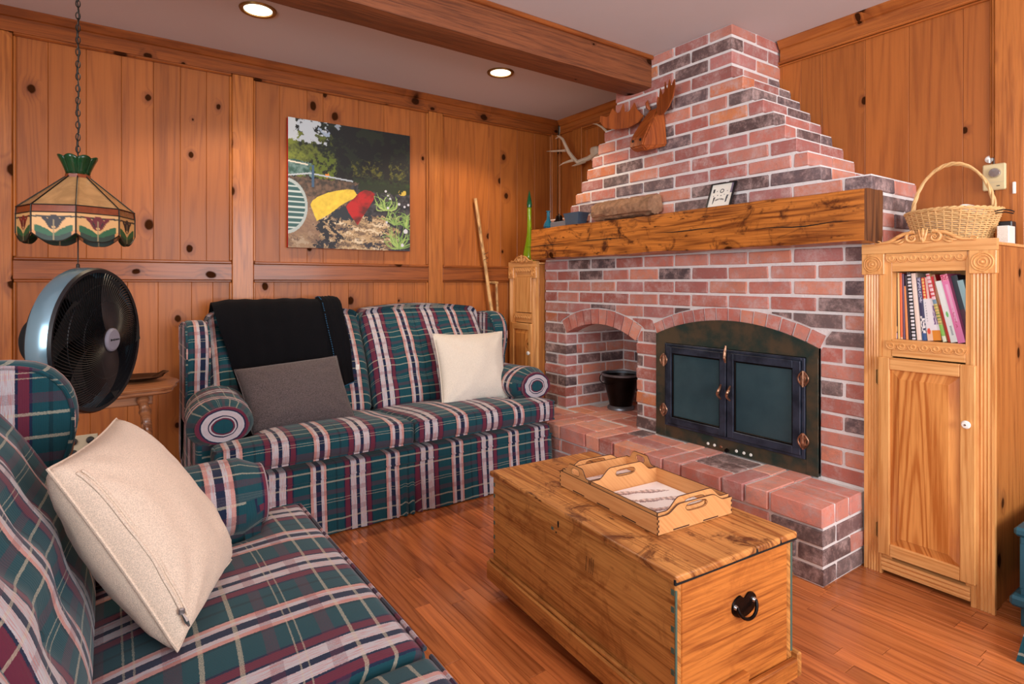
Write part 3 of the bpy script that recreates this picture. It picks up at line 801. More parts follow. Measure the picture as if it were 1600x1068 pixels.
for (a, c, lb) in ((1.3055, 1.660, 'r'), (1.6665, 2.0255, 'l')):
    d = obj('door', frame(MB(), a, c, .367, .768, .034, X0-.012, X0+.012), M['doorf'], fd, smooth=0)
    obj('inner_frame', frame(MB(), a+.034, c-.034, .401, .734, .007, X0-.006, X0+.010), M['iron'], d, smooth=0)
    bx('door_glass', M['glass_reflection'], d, X0+.002, X0+.006, a+.036, c-.036, .403, .732, 0)
    hy = 1.640 if lb == 'r' else 1.690
    pts = [(X0-.014-.026*sin(pi*i/10), hy+.004*sin(pi*i/5), .545+.068*i/10+.0) for i in range(11)]
    obj('handle', MB().tube(pts, [.004+.003*sin(pi*i/10) for i in range(11)], 8), M['copper'], d)
for (yh, zh) in ((2.040, .695), (2.040, .432), (1.292, .695), (1.292, .432)):
    h = MB()
    h.tube([(X0-.014, yh, zh-.034), (X0-.014, yh, zh+.034)], .0055, 8)
    for sgn in (-1, 1):
        pts = [(X0-.013, yh+sgn*(.004+.018*sin(pi*i/8)), zh-.03+.06*i/8) for i in range(9)]
        h.tube(pts, .0038, 6); h.box(X0-.0135, X0-.006, yh, yh+sgn*.012, zh-.02, zh+.02, .001)
    obj('hinge', h, M['copper'], fd)
obj('latch', MB().tube([(X0-.016, 1.663, .802), (X0-.022, 1.663, .775), (X0-.026, 1.663, .745), (X0-.018, 1.663, .722)], [.004, .0065, .0075, .004], 8), M['copper'], fd)
for y in (1.776, 1.739, 1.702, 1.619, 1.580, 1.545):
    obj('vent_pin', MB().lathe([(0, .003), (.006, .003), (.0075, 0)], 12, (X0+.0045, y, .309), M=Matrix.Rotation(-pi/2, 3, 'Y')), M['white' if y != 1.702 else 'copper'], fd)
obj('damper_knob', MB().lathe([(0, .022), (.009, .02), (.011, .012), (.005, .006), (.005, 0)], 14, (X0+.0045, 1.662, .303), M=Matrix.Rotation(-pi/2, 3, 'Y')), M['iron'], fd)
# ---------------- coal bucket in the niche
bk = thing('coal_bucket', (2.73, 2.665, H0), 'black coal bucket standing inside the arched brick niche', 'bucket')
c = (2.73, 2.665, H0)
obj('pail', MB().lathe([(0, .012), (.072, .012), (.074, .03), (.118, .215), (.122, .218), (.118, .213), (.070, .03), (0, .024)], 40, c), M['iron'], bk)
obj('rim', MB().lathe([(.116, .212), (.126, .216), (.128, .226), (.121, .230), (.115, .224)], 40, c, close=True), M['galv'], bk)
obj('foot_ring', MB().lathe([(.070, .0), (.088, .0), (.086, .012), (.074, .022), (.07, .02)], 36, c, close=True), M['galv'], bk)
hp = [(2.73+.124*cos(a)*0.25-.05*sin(a)*0, 2.665-.124*cos(a), H0+.205-.06*sin(a)*1) for a in [pi*i/14 for i in range(15)]]
obj('handle', MB().tube([(p[0]-.115*sin(pi*i/14), p[1], p[2]+.02) for i, p in enumerate(hp)], .003, 6), M['iron'], bk)
# ================================================================ plaid sofas
def rbox(x0, x1, y0, y1, z0, z1, r, n=(8, 6, 4), fn=None):
    """rounded box as a subdivided cube; fn deforms points"""
    mb = MB(); cx, cy, cz = (x0+x1)/2, (y0+y1)/2, (z0+z1)/2; hx, hy, hz = (x1-x0)/2, (y1-y0)/2, (z1-z0)/2
    r = min(r, hx, hy, hz); idx = {}
    def coords(h, k):
        # denser towards the rounding
        a = [-h, -h+r*.3, -h+r*.65, -h+r]; b = [-h+r+(2*h-2*r)*i/k for i in range(1, k)]
        return a+b+[h-r, h-r*.65, h-r*.3, h]
    X, Y, Z = coords(hx, n[0]), coords(hy, n[1]), coords(hz, n[2])
    def vid(p):
        key = (round(p[0], 5), round(p[1], 5), round(p[2], 5))
        if key not in idx:
            q = Vector((max(-hx+r, min(hx-r, p[0])), max(-hy+r, min(hy-r, p[1])), max(-hz+r, min(hz-r, p[2]))))
            d = Vector(p)-q
            # project from cube shell to sphere shell
            if d.length > 1e-9: 
                d = d.normalized()*r
            s = q+d; s = Vector((s.x+cx, s.y+cy, s.z+cz))
            if fn: s = Vector(fn(s.x, s.y, s.z, (p[0]/hx, p[1]/hy, p[2]/hz)))
            idx[key] = len(mb.v); mb.v.append(tuple(s))
        return idx[key]
    def face(A, B, mk):
        for i in range(len(A)-1):
            for j in range(len(B)-1):
                f = (vid(mk(A[i], B[j])), vid(mk(A[i+1], B[j])), vid(mk(A[i+1], B[j+1])), vid(mk(A[i], B[j+1])))
                if len(set(f)) >= 3: mb.f.append(tuple(dict.fromkeys(f)))
    for s in (-1, 1):
        face(X, Y, lambda a, b: (a, b, s*hz)); face(X, Z, lambda a, b: (a, s*hy, b)); face(Y, Z, lambda a, b: (s*hx, a, b))
    return mb
def uv_main(p, n): return (p.x-.0, p.y+p.z)
def uv_arm(p, n): return (p.y*1.0+.03, p.z+(-p.x if p.x > 0 else p.x)*.9)
def uv_side(p, n): return (p.y, p.z) if abs(n.x) > .35 else (p.x, p.y+p.z)
def soft_step(t): t = max(0, min(1, t)); return t*t*(3-2*t)
def back_front(z):   # depth of the front of the back cushions at height z
    return .455+.135*max(0, (z-.40)/.40)+.10*max(0, (z-.62)/.32)**1.6*.9
BUT = [(bx_, bz) for bz in (.58, .71, .84) for bx_ in (.14, .30, .46, .62)]
BUT = [(b[0]+(.0 if b[1] != .71 else -.0), b[1]) for b in BUT]
def make_sofa(name, loc, rz, label, seat_sag=0.0):
    s = thing(name, loc, label, 'sofa', rz=rz)
    P = M['plaid']
    # seat base band
    obj('base_band', rbox(-.85, .85, .030, .78, .232, .306, .02, (20, 6, 2)), P, s, uvf=uv_main, smooth=60, local=True)
    # skirt with kick pleats
    path = [(-.845, .70), (-.85, .045), (.85, .045), (.845, .70)]
    pts = []
    for i in range(len(path)-1):
        a, b = Vector(path[i]), Vector(path[i+1]); L = (b-a).length; k = max(2, int(L/.012)); nrm = Vector(((b-a).y, -(b-a).x)).normalized()
        for j in range(k+(i == 2)):
            t = j/k; p = a.lerp(b, t); pts.append((p, nrm, (t*L), i))
    tot = [0]
    for i in range(1, len(pts)): tot.append(tot[-1]+(pts[i][0]-pts[i-1][0]).length)
    def skirt(u, v):
        i = min(int(round(u*(len(pts)-1))), len(pts)-1); p, nrm, d, seg = pts[i]
        z = .246-v*.240; fl = .012+.022*v
        off = fl+.004*v*sin(tot[i]*31)+.002*sin(tot[i]*90)*v
        if seg == 1:
            for cxx, wd in ((0.0, .10), (-.82, .06), (.82, .06)):
                q = (p.x-cxx)/wd
                if abs(q) < 1: off += v*(.045*(abs(((q*2.5) % 1)-.5)*2-.5)*(1-abs(q))**.5)-.006
        return (p.x+nrm.x*off, p.y+nrm.y*off, z)
    obj('skirt', MB().grid(len(pts)-1, 10, skirt), P, s, uvf=uv_main, smooth=70, local=True)
    obj('skirt_welt', MB().tube([Vector((p.x+n_.x*.016, p.y+n_.y*.016, .248)) for p, n_, d, sg in pts[::3]], .0045, 6), P, s, uvf=uv_main, local=True)
    # seat cushions (T shape in front of the arms)
    for sg in (-1, 1):
        def fn(x, y, z, q):
            ax = abs(x)
            t = soft_step((y-.095)/.05)
            ax = ax if ax < .55 else .55+(ax-.55)*(1-t+t*.40)
            if q[2] > 0: z += .022*(1-min(1, abs(q[0]))**4)*(1-abs(q[1])**3)*q[2]-.045*max(0, (y-.1)/.5)
            else: z -= .0
            z += noise.noise(Vector((x*4, y*5, sg)))*.006
            y -= .014*(1-abs(q[0])**4)*(1-abs(q[2])**2) if y < .05 else 0
            return ((ax if sg > 0 else -ax), y, z)
        a = (.002, .853) if sg > 0 else (-.853, -.002)
        cu = obj('seat_cushion', rbox(a[0], a[1], -.010, .60, .340, .446, .024, (18, 14, 3), fn), P, s, uvf=uv_main, smooth=70, local=True)
        for zz in (.346, .4405):
            xs = [sg*(.012+.83*i/30) for i in range(31)]
            pts2 = [(x, -.006-.001*sin(x*9), zz+.0006*sin(x*20)) for x in xs]
            pts2 += [(sg*.850, .010+.02*i, zz) for i in range(4)]
            obj('welt', MB().tube(pts2, .0045, 6), P, cu, uvf=uv_main, local=True)
    # arms
    for sg in (-1, 1):
        def armv(a, y):
            q = soft_step((y-.115)/.06); rx = .128*(.78+.22*q); rz_ = .098*(.78+.22*q)
            r = 1+.03*sin(a*3+y*20)
            return (sg*(.805-.045*soft_step((y-.15)/.55))+rx*cos(a)*r*sg, y, .515+rz_*sin(a)*r)
        mb = MB(); ysn = [.108, .112, .122, .14, .17, .22, .3, .4, .5, .6, .68, .75]; n = 28
        vs = [armv(2*pi*i/n, y) for y in ysn for i in range(n)]
        fs = [(j*n+i, j*n+(i+1) % n, (j+1)*n+(i+1) % n, (j+1)*n+i) for j in range(len(ysn)-1) for i in range(n)]
        mb.add(vs, fs)
        # gathered front: pleats radiating from a centre
        k = len(mb.v); ring = []
        for rr in (.8, .55, .3, .1):
            for i in range(n):
                a = 2*pi*i/n; p = armv(a, .108)
                x = sg*.805+(p[0]-sg*.805)*rr; z = .515+(p[2]-.515)*rr
                ring.append((x, .108-.012*(1-rr)+.005*sin(a*9)*rr, z))
        mb.v += ring
        for j in range(4):
            A = [i for i in range(n)] if j == 0 else [k+(j-1)*n+i for i in range(n)]
            B = [k+j*n+i for i in range(n)]
            for i in range(n): mb.f.append((A[i], A[(i+1) % n], B[(i+1) % n], B[i]))
        mb.f.append(tuple(k+3*n+i for i in range(n)))
        def uva(p, n_, sg=sg):
            if n_.y < -.5 or p.y < .112:
                r = math.hypot(p.x-sg*.805, (p.z-.515)*1.25)
                return (.127-r, .012) if r > .044 else (.172+(p.x-sg*.805)*.12, .010)
            return (p.y+.02, atan2(p.z-.545, (p.x-sg*.805)*sg)*.125)
        arm = obj('arm', mb, P, s, uvf=uva, smooth=70, local=True)
        x0, x1 = sorted((sg*.72, sg*.895))
        obj('arm_panel', rbox(x0, x1, .16, .80, .02, .47, .03, (3, 8, 6)), P, s, uvf=uv_side, smooth=70, local=True)
        # wing: profile in y,z with rounded thickness
        prof = [(.555, .56), (.548, .64), (.528, .72), (.522, .79), (.540, .855), (.585, .902), (.65, .918), (.74, .915), (.82, .90), (.865, .875), (.875, .70), (.875, .45), (.87, .22), (.72, .22), (.62, .40)]
        mb = MB(); lay = [(-.050, .030), (-.046, .012), (-.030, 0), (.030, 0), (.046, .012), (.050, .030)]
        rp = []
        for i in range(len(prof)):
            a_, b_, c_, d_ = prof[i-1], prof[i], prof[(i+1) % len(prof)], prof[(i+2) % len(prof)]
            for t in (0, .33, .67): rp.append(tuple(.5*(2*b_[q]+(c_[q]-a_[q])*t+(2*a_[q]-5*b_[q]+4*c_[q]-d_[q])*t*t+(-a_[q]+3*b_[q]-3*c_[q]+d_[q])*t**3) for q in (0, 1)))
        prof = rp
        cy, cz = .70, .62
        def shr(p, d):
            v = Vector((p[0]-cy, p[1]-cz)); L = v.length; v = v*(max(L-d, 0)/L); return (cy+v.x, cz+v.y)
        k = len(prof); vs = []
        for dx, sh in lay:
            for p in prof: q = shr(p, sh); vs.append((sg*(.845)+dx, q[0], q[1]))
        fs = [(j*k+i, j*k+(i+1) % k, (j+1)*k+(i+1) % k, (j+1)*k+i) for j in range(5) for i in range(k)]
        fs += [tuple(range(k)), tuple(5*k+i for i in range(k))]
        wg = obj('wing', MB().add(vs, fs), P, s, uvf=lambda p, n_: ((p.y+.10, p.z-.02) if abs(n_.x) > .6 else (p.x*1.0+.04, p.z+.5*p.y)), smooth=50, local=True)
        for dx in (-.047, .047):
            obj('welt', MB().tube([(sg*.845+dx, shr(p, .010)[0], shr(p, .010)[1]) for p in prof[:30]], .005, 6), P, wg, uvf=lambda p, n_: (p.y+.1, p.z), local=True)
    # back
    obj('back_panel', rbox(-.80, .80, .74, .872, .15, .90, .03, (12, 2, 6)), P, s, uvf=uv_side, smooth=70, local=True)
    for sg in (-1, 1):
        def fn(x, y, z, q):
            ax = abs(x); t = (z-.39)/.55
            crest = .018*cos((ax-.40)/.40*pi/2)
            zz = z+max(0, t)*crest*1.6
            yf = back_front(zz)
            front = q[1] < 0
            if front:
                bul = .030*(1-min(1, abs((ax-.40)/.40))**4)*(1-abs(2*t-1)**4 if 0 < t < 1 else 0)
                Y = yf+(y-.5)-bul+.03
                d = 0
                for (bx_, bz) in BUT:
                    rr = math.hypot((ax-bx_-.02)/.055, (zz-bz)/.045); d += .022*math.exp(-rr*rr)
                    if abs(ax-bx_-.02) < .03 and .58 < zz < .84: d += .0015
                Y += d
            else:
                Y = max(y+.0, .70)+.03*t
            return (x, Y, zz)
        a = (.004, .792) if sg > 0 else (-.792, -.004)
        cu = obj('back_cushion', rbox(a[0], a[1], .50, .74, .385, .945, .055, (30, 3, 24), fn), P, s, uvf=uv_main, smooth=70, local=True)
        for (bx_, bz) in BUT:
            obj('button', MB().lathe([(0, .006), (.008, .004), (.010, 0), (.006, -.006)], 10, (sg*(bx_+.02), back_front(bz)+.028, bz), M=Matrix.Rotation(pi/2-.25, 3, 'X')), M['buttonfab'], cu, local=True)
    return s
SO1 = (1.190, 2.50, 0); 
sofa1 = make_sofa('plaid_sofa', SO1, 0, 'green plaid two-seat sofa with a black throw, standing against the painting wall')
sofa2 = make_sofa('plaid_sofa', (.462, .93, 0), pi/2, 'green plaid sofa in the foreground, at the lower left')
# ---------------- throw blanket over the back of the first sofa (in its frame)
prof = [(.50, .30), (.50, .40), (.53, .50), (.565, .62), (.595, .74), (.625, .84), (.66, .92), (.70, .968), (.755, .985), (.81, .975), (.865, .94), (.882, .86), (.884, .74), (.885, .62)]
cum = [0]
for a, b in zip(prof[:-1], prof[1:]): cum.append(cum[-1]+math.hypot(b[0]-a[0], b[1]-a[1]))
def on_prof(d):
    d = max(0, min(cum[-1], d))
    for i in range(len(cum)-1):
        if d <= cum[i+1]: 
            t = (d-cum[i])/(cum[i+1]-cum[i]); return (prof[i][0]*(1-t)+prof[i+1][0]*t, prof[i][1]*(1-t)+prof[i+1][1]*t, prof[i+1][1]-prof[i][1], -(prof[i+1][0]-prof[i][0]))
def drape(x0a, x0b, x1a, x1b, d0a, d0b, off0, seedv, nx=40, ny=60, thick=.006):
    """x bounds vary from bottom (a) to top (b)"""
    def P_(u, v, o):
        d = (d0a*(1-u)+d0b*u)*(1-v)+cum[-1]*.96*v
        y, z, ny_, nz_ = on_prof(d); L = math.hypot(ny_, nz_); vy, vz = -ny_/L, -nz_/L
        tt = soft_step(d/.75)
        x = (x0a*(1-tt)+x0b*tt)*(1-u)+(x1a*(1-tt)+x1b*tt)*u
        f = .008*sin(u*9+v*3+seedv)*(1-tt)+.002*sin(u*37-v*5)+noise.noise(Vector((u*4, v*5, seedv)))*.012*(1-.5*tt)
        edge = -.012*(abs(2*u-1)**8)
        off = off0+f+edge+o
        return Vector((x+.004*sin(v*17+seedv)*(abs(2*u-1)**4), y+vy*off, z+vz*off))
    mb = MB(); mb.grid(nx, ny, lambda u, v: P_(u, v, thick)); k = len(mb.v); nf = len(mb.f)
    vs = [P_(i/nx, j/ny, 0) for j in range(ny+1) for i in range(nx+1)]
    mb.v += [tuple(p) for p in vs]; mb.f += [tuple(i+k for i in f)[::-1] for f in mb.f[:nf]]
    def edge(seq):
        for a, b in zip(seq[:-1], seq[1:]): mb.f.append((a, b, b+k, a+k))
    edge([i for i in range(nx+1)]); edge([ny*(nx+1)+i for i in range(nx+1)]); edge([j*(nx+1) for j in range(ny+1)]); edge([j*(nx+1)+nx for j in range(ny+1)])
    return mb, P_
bl = thing('throw_blanket', SO1, 'black fleece throw with blue edge stitching draped over the sofa back', 'throw')
m1, P1 = drape(-.62, -.762, -.16, -.215, .07, .16, .026, 1.0)
b1 = obj('cloth', m1, M['blanket'], bl, smooth=70, local=True)
m2, P2 = drape(-.19, -.24, -.095, -.125, .24, .27, .037, 4.0, nx=16)
b2 = obj('folded_end', m2, M['blanket'], bl, smooth=70, local=True)
M['stitch'] = plain('blue_stitching', S(30, 84, 120), .8)
st = MB()
for i in range(46):
    v = .01+i*.0135; st.tube([P2(.07, v, .010), P2(.05, v+.007, .011)], .0022, 4)
obj('stitching', st, M['stitch'], bl, local=True)
obj('bottom_stitching', MB().tube([P2(i/10, .0, .008) for i in range(11)], .0025, 5), M['stitch'], bl, local=True)
tg = MB().box(-.112, -.092, .575-.0, .580, .640, .668, .001)
obj('care_tag', tg.xf(Matrix.Translation((.022, -.03, -.01))), M['white'], bl, local=True)
# ---------------- cushions
def pillow(name, c, T, m, label, pinch=.07, seedv=0.0, n=36, side=1, pw=.5):
    """c: bottom-left, bottom-right, top-right, top-left corners"""
    c = [Vector(p) for p in c]; N_ = ((c[1]-c[0]).cross(c[3]-c[0])).normalized()*side
    def P_(u, v, s):
        U, V = 2*u-1, 2*v-1
        U2 = U*(1-pinch*(1-V*V)); V2 = V*(1-pinch*(1-U*U)); a, b = (U2+1)/2, (V2+1)/2
        p = c[0]*(1-a)*(1-b)+c[1]*a*(1-b)+c[2]*a*b+c[3]*(1-a)*b
        e = max(0, (1-U*U))*max(0, (1-V*V)); h = e**pw
        cr_ = noise.noise(Vector((U*2.2+seedv, V*2.2, s)))*.10+noise.noise(Vector((U*6+seedv, V*6, s+5)))*.05*(1-e)
        # creases running in from the corners
        d = min(math.hypot(1-abs(U), 1-abs(V)), 1)
        cr_ += .10*sin(atan2(1-abs(V)+.001, 1-abs(U)+.001)*11+seedv)*(1-d)*min(1, e*6)
        return p+N_*(s*T/2*(h*(1+cr_)))
    mb = MB().grid(n, n, lambda u, v: P_(u, v, 1)); k = len(mb.v)
    mp = {}
    for j in range(n+1):
        for i in range(n+1):
            if i in (0, n) or j in (0, n): mp[(i, j)] = j*(n+1)+i
            else: mp[(i, j)] = len(mb.v); mb.v.append(tuple(P_(i/n, j/n, -1)))
    for j in range(n):
        for i in range(n): mb.f.append((mp[(i, j)], mp[(i, j+1)], mp[(i+1, j+1)], mp[(i+1, j)]))
    cen = sum(c, Vector())/4; base = Vector((cen.x, cen.y, min(p.z for p in c)))
    t = thing(name, base, label, 'cushion')
    obj('cover', mb, m, t, smooth=80)
    sm = [P_(i/20, 0, 0) for i in range(21)]+[P_(1, i/20, 0) for i in range(1, 21)]+[P_(1-i/20, 1, 0) for i in range(1, 21)]+[P_(0, 1-i/20, 0) for i in range(1, 20)]
    obj('seam', MB().tube(sm, .0028, 5, closed=True), m, t)
    return t, P_
pillow('throw_pillow', [(1.465, 2.74, .425), (1.90, 2.76, .435), (2.005, 2.97, .800), (1.525, 2.97, .808)], .15, M['linen2'],
       'square pale oatmeal cushion at the right end of the sofa below the painting', .065, 3.0)
pillow('throw_pillow', [(.520, 2.735, .435), (.995, 2.755, .430), (.955, 2.925, .728), (.475, 2.905, .700)], .15, M['grey'],
       'rectangular charcoal tweed cushion resting below the black throw', .035, 8.0, pw=.38)
t3, P3 = pillow('throw_pillow', [(.100, 1.165, .455), (.235, 1.475, .455), (.015, 1.60, .790), (-.085, 1.27, .780)], .185, M['linen'],
       'large cream cushion with a zip along its edge on the foreground sofa', .05, 1.3, pw=.42)
zp = [P3(.045, .10+.82*i/24, .80)+Vector((.004, -.004, .002)) for i in range(25)]
obj('zip', MB().tube(zp, .0035, 6), M['linen'], t3)
zp2 = [p+Vector((.007, .004, .002)) for p in zp]; obj('zip', MB().tube(zp2, .003, 6), M['linen'], t3)
zc = zp[1]; zz = MB().box(zc.x-.004, zc.x+.006, zc.y-.010, zc.y-.004, zc.z-.006, zc.z+.006, .002)
zz.tube([zc+Vector((.002, -.010, -.004)), zc+Vector((.008, -.014, -.016)), zc+Vector((.012, -.014, -.026))], [.002, .004, .002], 6)
obj('zip_pull', zz, M['chrome'], t3)
# plaid ottoman whose flared skirt shows at the lower right edge of the frame
ot = thing('plaid_footstool', (2.241, .385, 0), 'plaid skirted footstool peeping in at the lower right edge, before the teal trunk', 'footstool')
def osk(u, v):
    a = u*4; k_ = int(a) % 4; t = a-int(a); hx, hy = .050+.035*v, .110+.035*v
    cs = [(-hx, hy), (-hx, -hy), (hx, -hy), (hx, hy)]; p, q = cs[k_], cs[(k_+1) % 4]
    w_ = .004*v*sin(t*40)
    return (2.241+p[0]*(1-t)+q[0]*t+w_, .387+p[1]*(1-t)+q[1]*t+w_, .20-.195*v)
obj('skirt', MB().grid(80, 8, osk), M['plaid'], ot, uvf=uv_side, smooth=60)
obj('seat', rbox(2.207, 2.303, .262, .478, .19, .27, .03, (6, 6, 3)), M['plaid'], ot, uvf=uv_main, smooth=60)
# ================================================================ blanket chest (own frame: x across, y along, z up)
ch = thing('pine_chest', (1.318, 1.282, 0), 'worn stripped-pine blanket chest with an iron end handle, standing on the oak floor', 'chest', rz=-.065)
W2, L2 = .222, .427; zt = .412
def cb(name, m, x0, x1, y0, y1, z0, z1, c=.003, p=ch): return bx(name, m, p, x0, x1, y0, y1, z0, z1, c, local=True, smooth=0)
cb('front_board', M['chest'], -W2, -W2+.02, -L2, L2, .05, zt)
cb('back_board', M['chest'], W2-.02, W2, -L2, L2, .05, zt)
e1 = cb('end_board', M['chest_x'], -W2+.0202, W2-.0202, -L2+.0005, -L2+.02, .05, zt)
cb('end_board', M['chest_x'], -W2+.0202, W2-.0202, L2-.02, L2-.0005, .05, zt)
cb('bottom_board', M['chest'], -W2+.0202, W2-.0202, -L2+.02, L2-.02, .05, .065)
# lid of three boards with an open crack
for a, c, z1 in ((-.232, .062, .432), (.0635, .160, .4315), (.1612, .232, .4315)):
    mb = rbox(a, c, -L2-.010, L2+.010, zt+.001, z1, .006, (3, 40, 1), lambda x, y, z, q: (x+noise.noise(Vector((y*9, x*3, 1)))*.002*(1 if abs(q[0]) > .9 else 0), y+noise.noise(Vector((x*12, y, 3)))*.003*(1 if abs(q[1]) > .95 else 0), z+noise.noise(Vector((x*9, y*6, 0)))*.0012))
    obj('lid_board', mb, M['chest_lid'], ch, local=True, smooth=50)
cb('lid_edge_strip', M['soot'], -.2315, .2315, -L2-.0085, -L2-.001, zt-.004, zt+.012, .002)
# worn blue-green dovetails and edge paint
for i, z in enumerate((.105, .150, .200, .250, .300, .345, .385)):
    cb('dovetail', M['tealworn'], -W2-.0008, -W2+.01, -L2+.004, -L2+.0145, z-.007, z+.007, .0008)
    cb('dovetail', M['tealworn'], -W2-.0008, -W2+.01, L2-.0145, L2-.004, z-.007, z+.007, .0008)
cb('painted_edge', M['tealworn'], -W2-.0006, -W2+.006, -L2-.0006, -L2+.003, .11, zt-.02, .001)
cb('painted_edge', M['tealworn'], W2-.008, W2+.0006, -L2-.0012, -L2+.003, .11, zt-.01, .001)
# plinth, its end moulding broken
def plinth(pts, name, m): return obj(name, MB().add(*pts), m, ch, local=True, smooth=0)
for (x0, x1, y0, y1, m, nm) in ((-W2-.018, -W2-.0005, -L2-.018, L2+.018, M['chest'], 'plinth_board'), (W2+.0005, W2+.018, -L2-.018, L2+.018, M['chest'], 'plinth_board'),
                            (-W2-.0003, W2+.0003, L2+.0005, L2+.018, M['chest_x'], 'plinth_board')):
    cb(nm, m, x0, x1, y0, y1, .045, .110, .004)
cb('plinth_board', M['chest_x'], -W2-.0003, W2+.0003, -L2-.018, -L2-.0005, .045, .096, .004)
cb('plinth_moulding', M['chest'], -W2-.012, -W2-.0005, -L2-.010, L2+.010, .1105, .124, .004)
pm = MB().prism([(-W2-.002, .0965), (.03, .0965), (.022, .106), (.028, .120), (.02, .128), (-W2-.002, .122)], 'y', -L2-.013, -L2-.0005)
obj('broken_moulding', pm, M['chest_x'], ch, local=True, smooth=0)
for x in (-.17, .17):
    for y in (-.37, .37):
        obj('caster', MB().lathe([(0, 0), (.018, .002), (.020, .018), (.012, .026), (.012, .05), (0, .05)], 14, (x, y, 0)), M['iron'], ch, local=True)
# keyhole and scratches
kh = MB().prism([(.030, .372), (.034, .372), (.036, .385), (.0335, .392), (.0305, .392), (.028, .385)], 'x', -W2-.0009, -W2+.001)
obj('keyhole', kh, M['soot'], ch, local=True, smooth=0)
cb('paint_fleck', M['tealworn'], -W2-.0008, -W2+.001, .056, .068, .355, .364, .0004); cb('paint_fleck', M['soot'], -W2-.0008, -W2+.001, .040, .046, .352, .356, .0003)
sc_ = MB()
for y in (-.112, -.120, -.128, -.098): sc_.tube([(-W2-.0002, y, .300), (-W2-.0002, y-.004, .338+random.random()*.01)], .0007, 4)
obj('scratch', sc_, M['soot'], ch, local=True)
# iron handle on the near end
hy = -L2
bp = []
for i in range(41):
    a = 2*pi*i/40; x = .047*cos(a); z = .030*sin(a)
    if z > 0: z = .030*abs(sin(a))**.7-.013*math.exp(-(x/.010)**2)
    bp.append((x, z))
hh = MB(); bp = bp[:-1]
lo_ = [p for p in bp]
cx_, cz_ = .020, .292
hpl = MB(); k = len(bp)
hpl.v = [(cx_+p[0], hy-.0005, cz_+p[1]) for p in bp]+[(cx_+p[0]*.96, hy-.004, cz_+p[1]*.96) for p in bp]+[(cx_, hy-.0045, cz_)]
hpl.f = [(i, (i+1) % k, k+(i+1) % k, k+i) for i in range(k)]+[(k+i, k+(i+1) % k, 2*k) for i in range(k)]
hpl_o = obj('handle_plate', hpl, M['iron'], ch, local=True)
bail = [(cx_+.036*cos(a), hy-.010-.010*sin(-a), cz_+.004+.030*sin(a)) for a in [-pi*i/14 for i in range(15)]]
obj('bail_handle', MB().tube([(cx_+.036, hy-.003, cz_+.004)]+bail+[(cx_-.036, hy-.003, cz_+.004)], .0042, 8), M['iron'], ch, local=True)
for sx in (-1, 1): obj('rivet', MB().lathe([(0, .007), (.005, .005), (.007, 0)], 12, (cx_+sx*.036, hy-.004, cz_+.004), M=Matrix.Rotation(pi/2, 3, 'X')), M['chrome'], ch, local=True)
# ================================================================ nested trays
def handle_end(mb, w, h0, h1, t, axis, at, hole=True):
    """end panel with a raised curved middle and a slot; spans -w..w on the other axis"""
    N = 36; top = []
    xs = [-w+2*w*i/N for i in range(N+1)]
    f = lambda x: h0+(h1-h0)*soft_step((1-abs(x)/(w*.78))*2.2)
    sw, sz = w*.30, .011; zc = h0+(h1-h0)*.30
    for a, b in zip(xs[:-1], xs[1:]):
        inr = hole and abs((a+b)/2) < sw
        if inr:
            g = lambda x: sz*sqrt(max(0, 1-(abs(x)/sw)**4))
            segs = [((a, 0), (b, 0), (b, zc-g(b)), (a, zc-g(a))), ((a, zc+g(a)), (b, zc+g(b)), (b, f(b)), (a, f(a)))]
        else: segs = [((a, 0), (b, 0), (b, f(b)), (a, f(a)))]
        for s_ in segs: mb.prism(list(s_), axis, at, at+t)
    rim = [(x, f(x)+.0004) for x in xs]
    return rim, [(x_*sw, zc+s2*sz*sqrt(max(0, 1-abs(x_)**4))) for s2, seq in ((1, [i/8-1 for i in range(17)]), (-1, [1-i/8 for i in range(17)])) for x_ in seq]
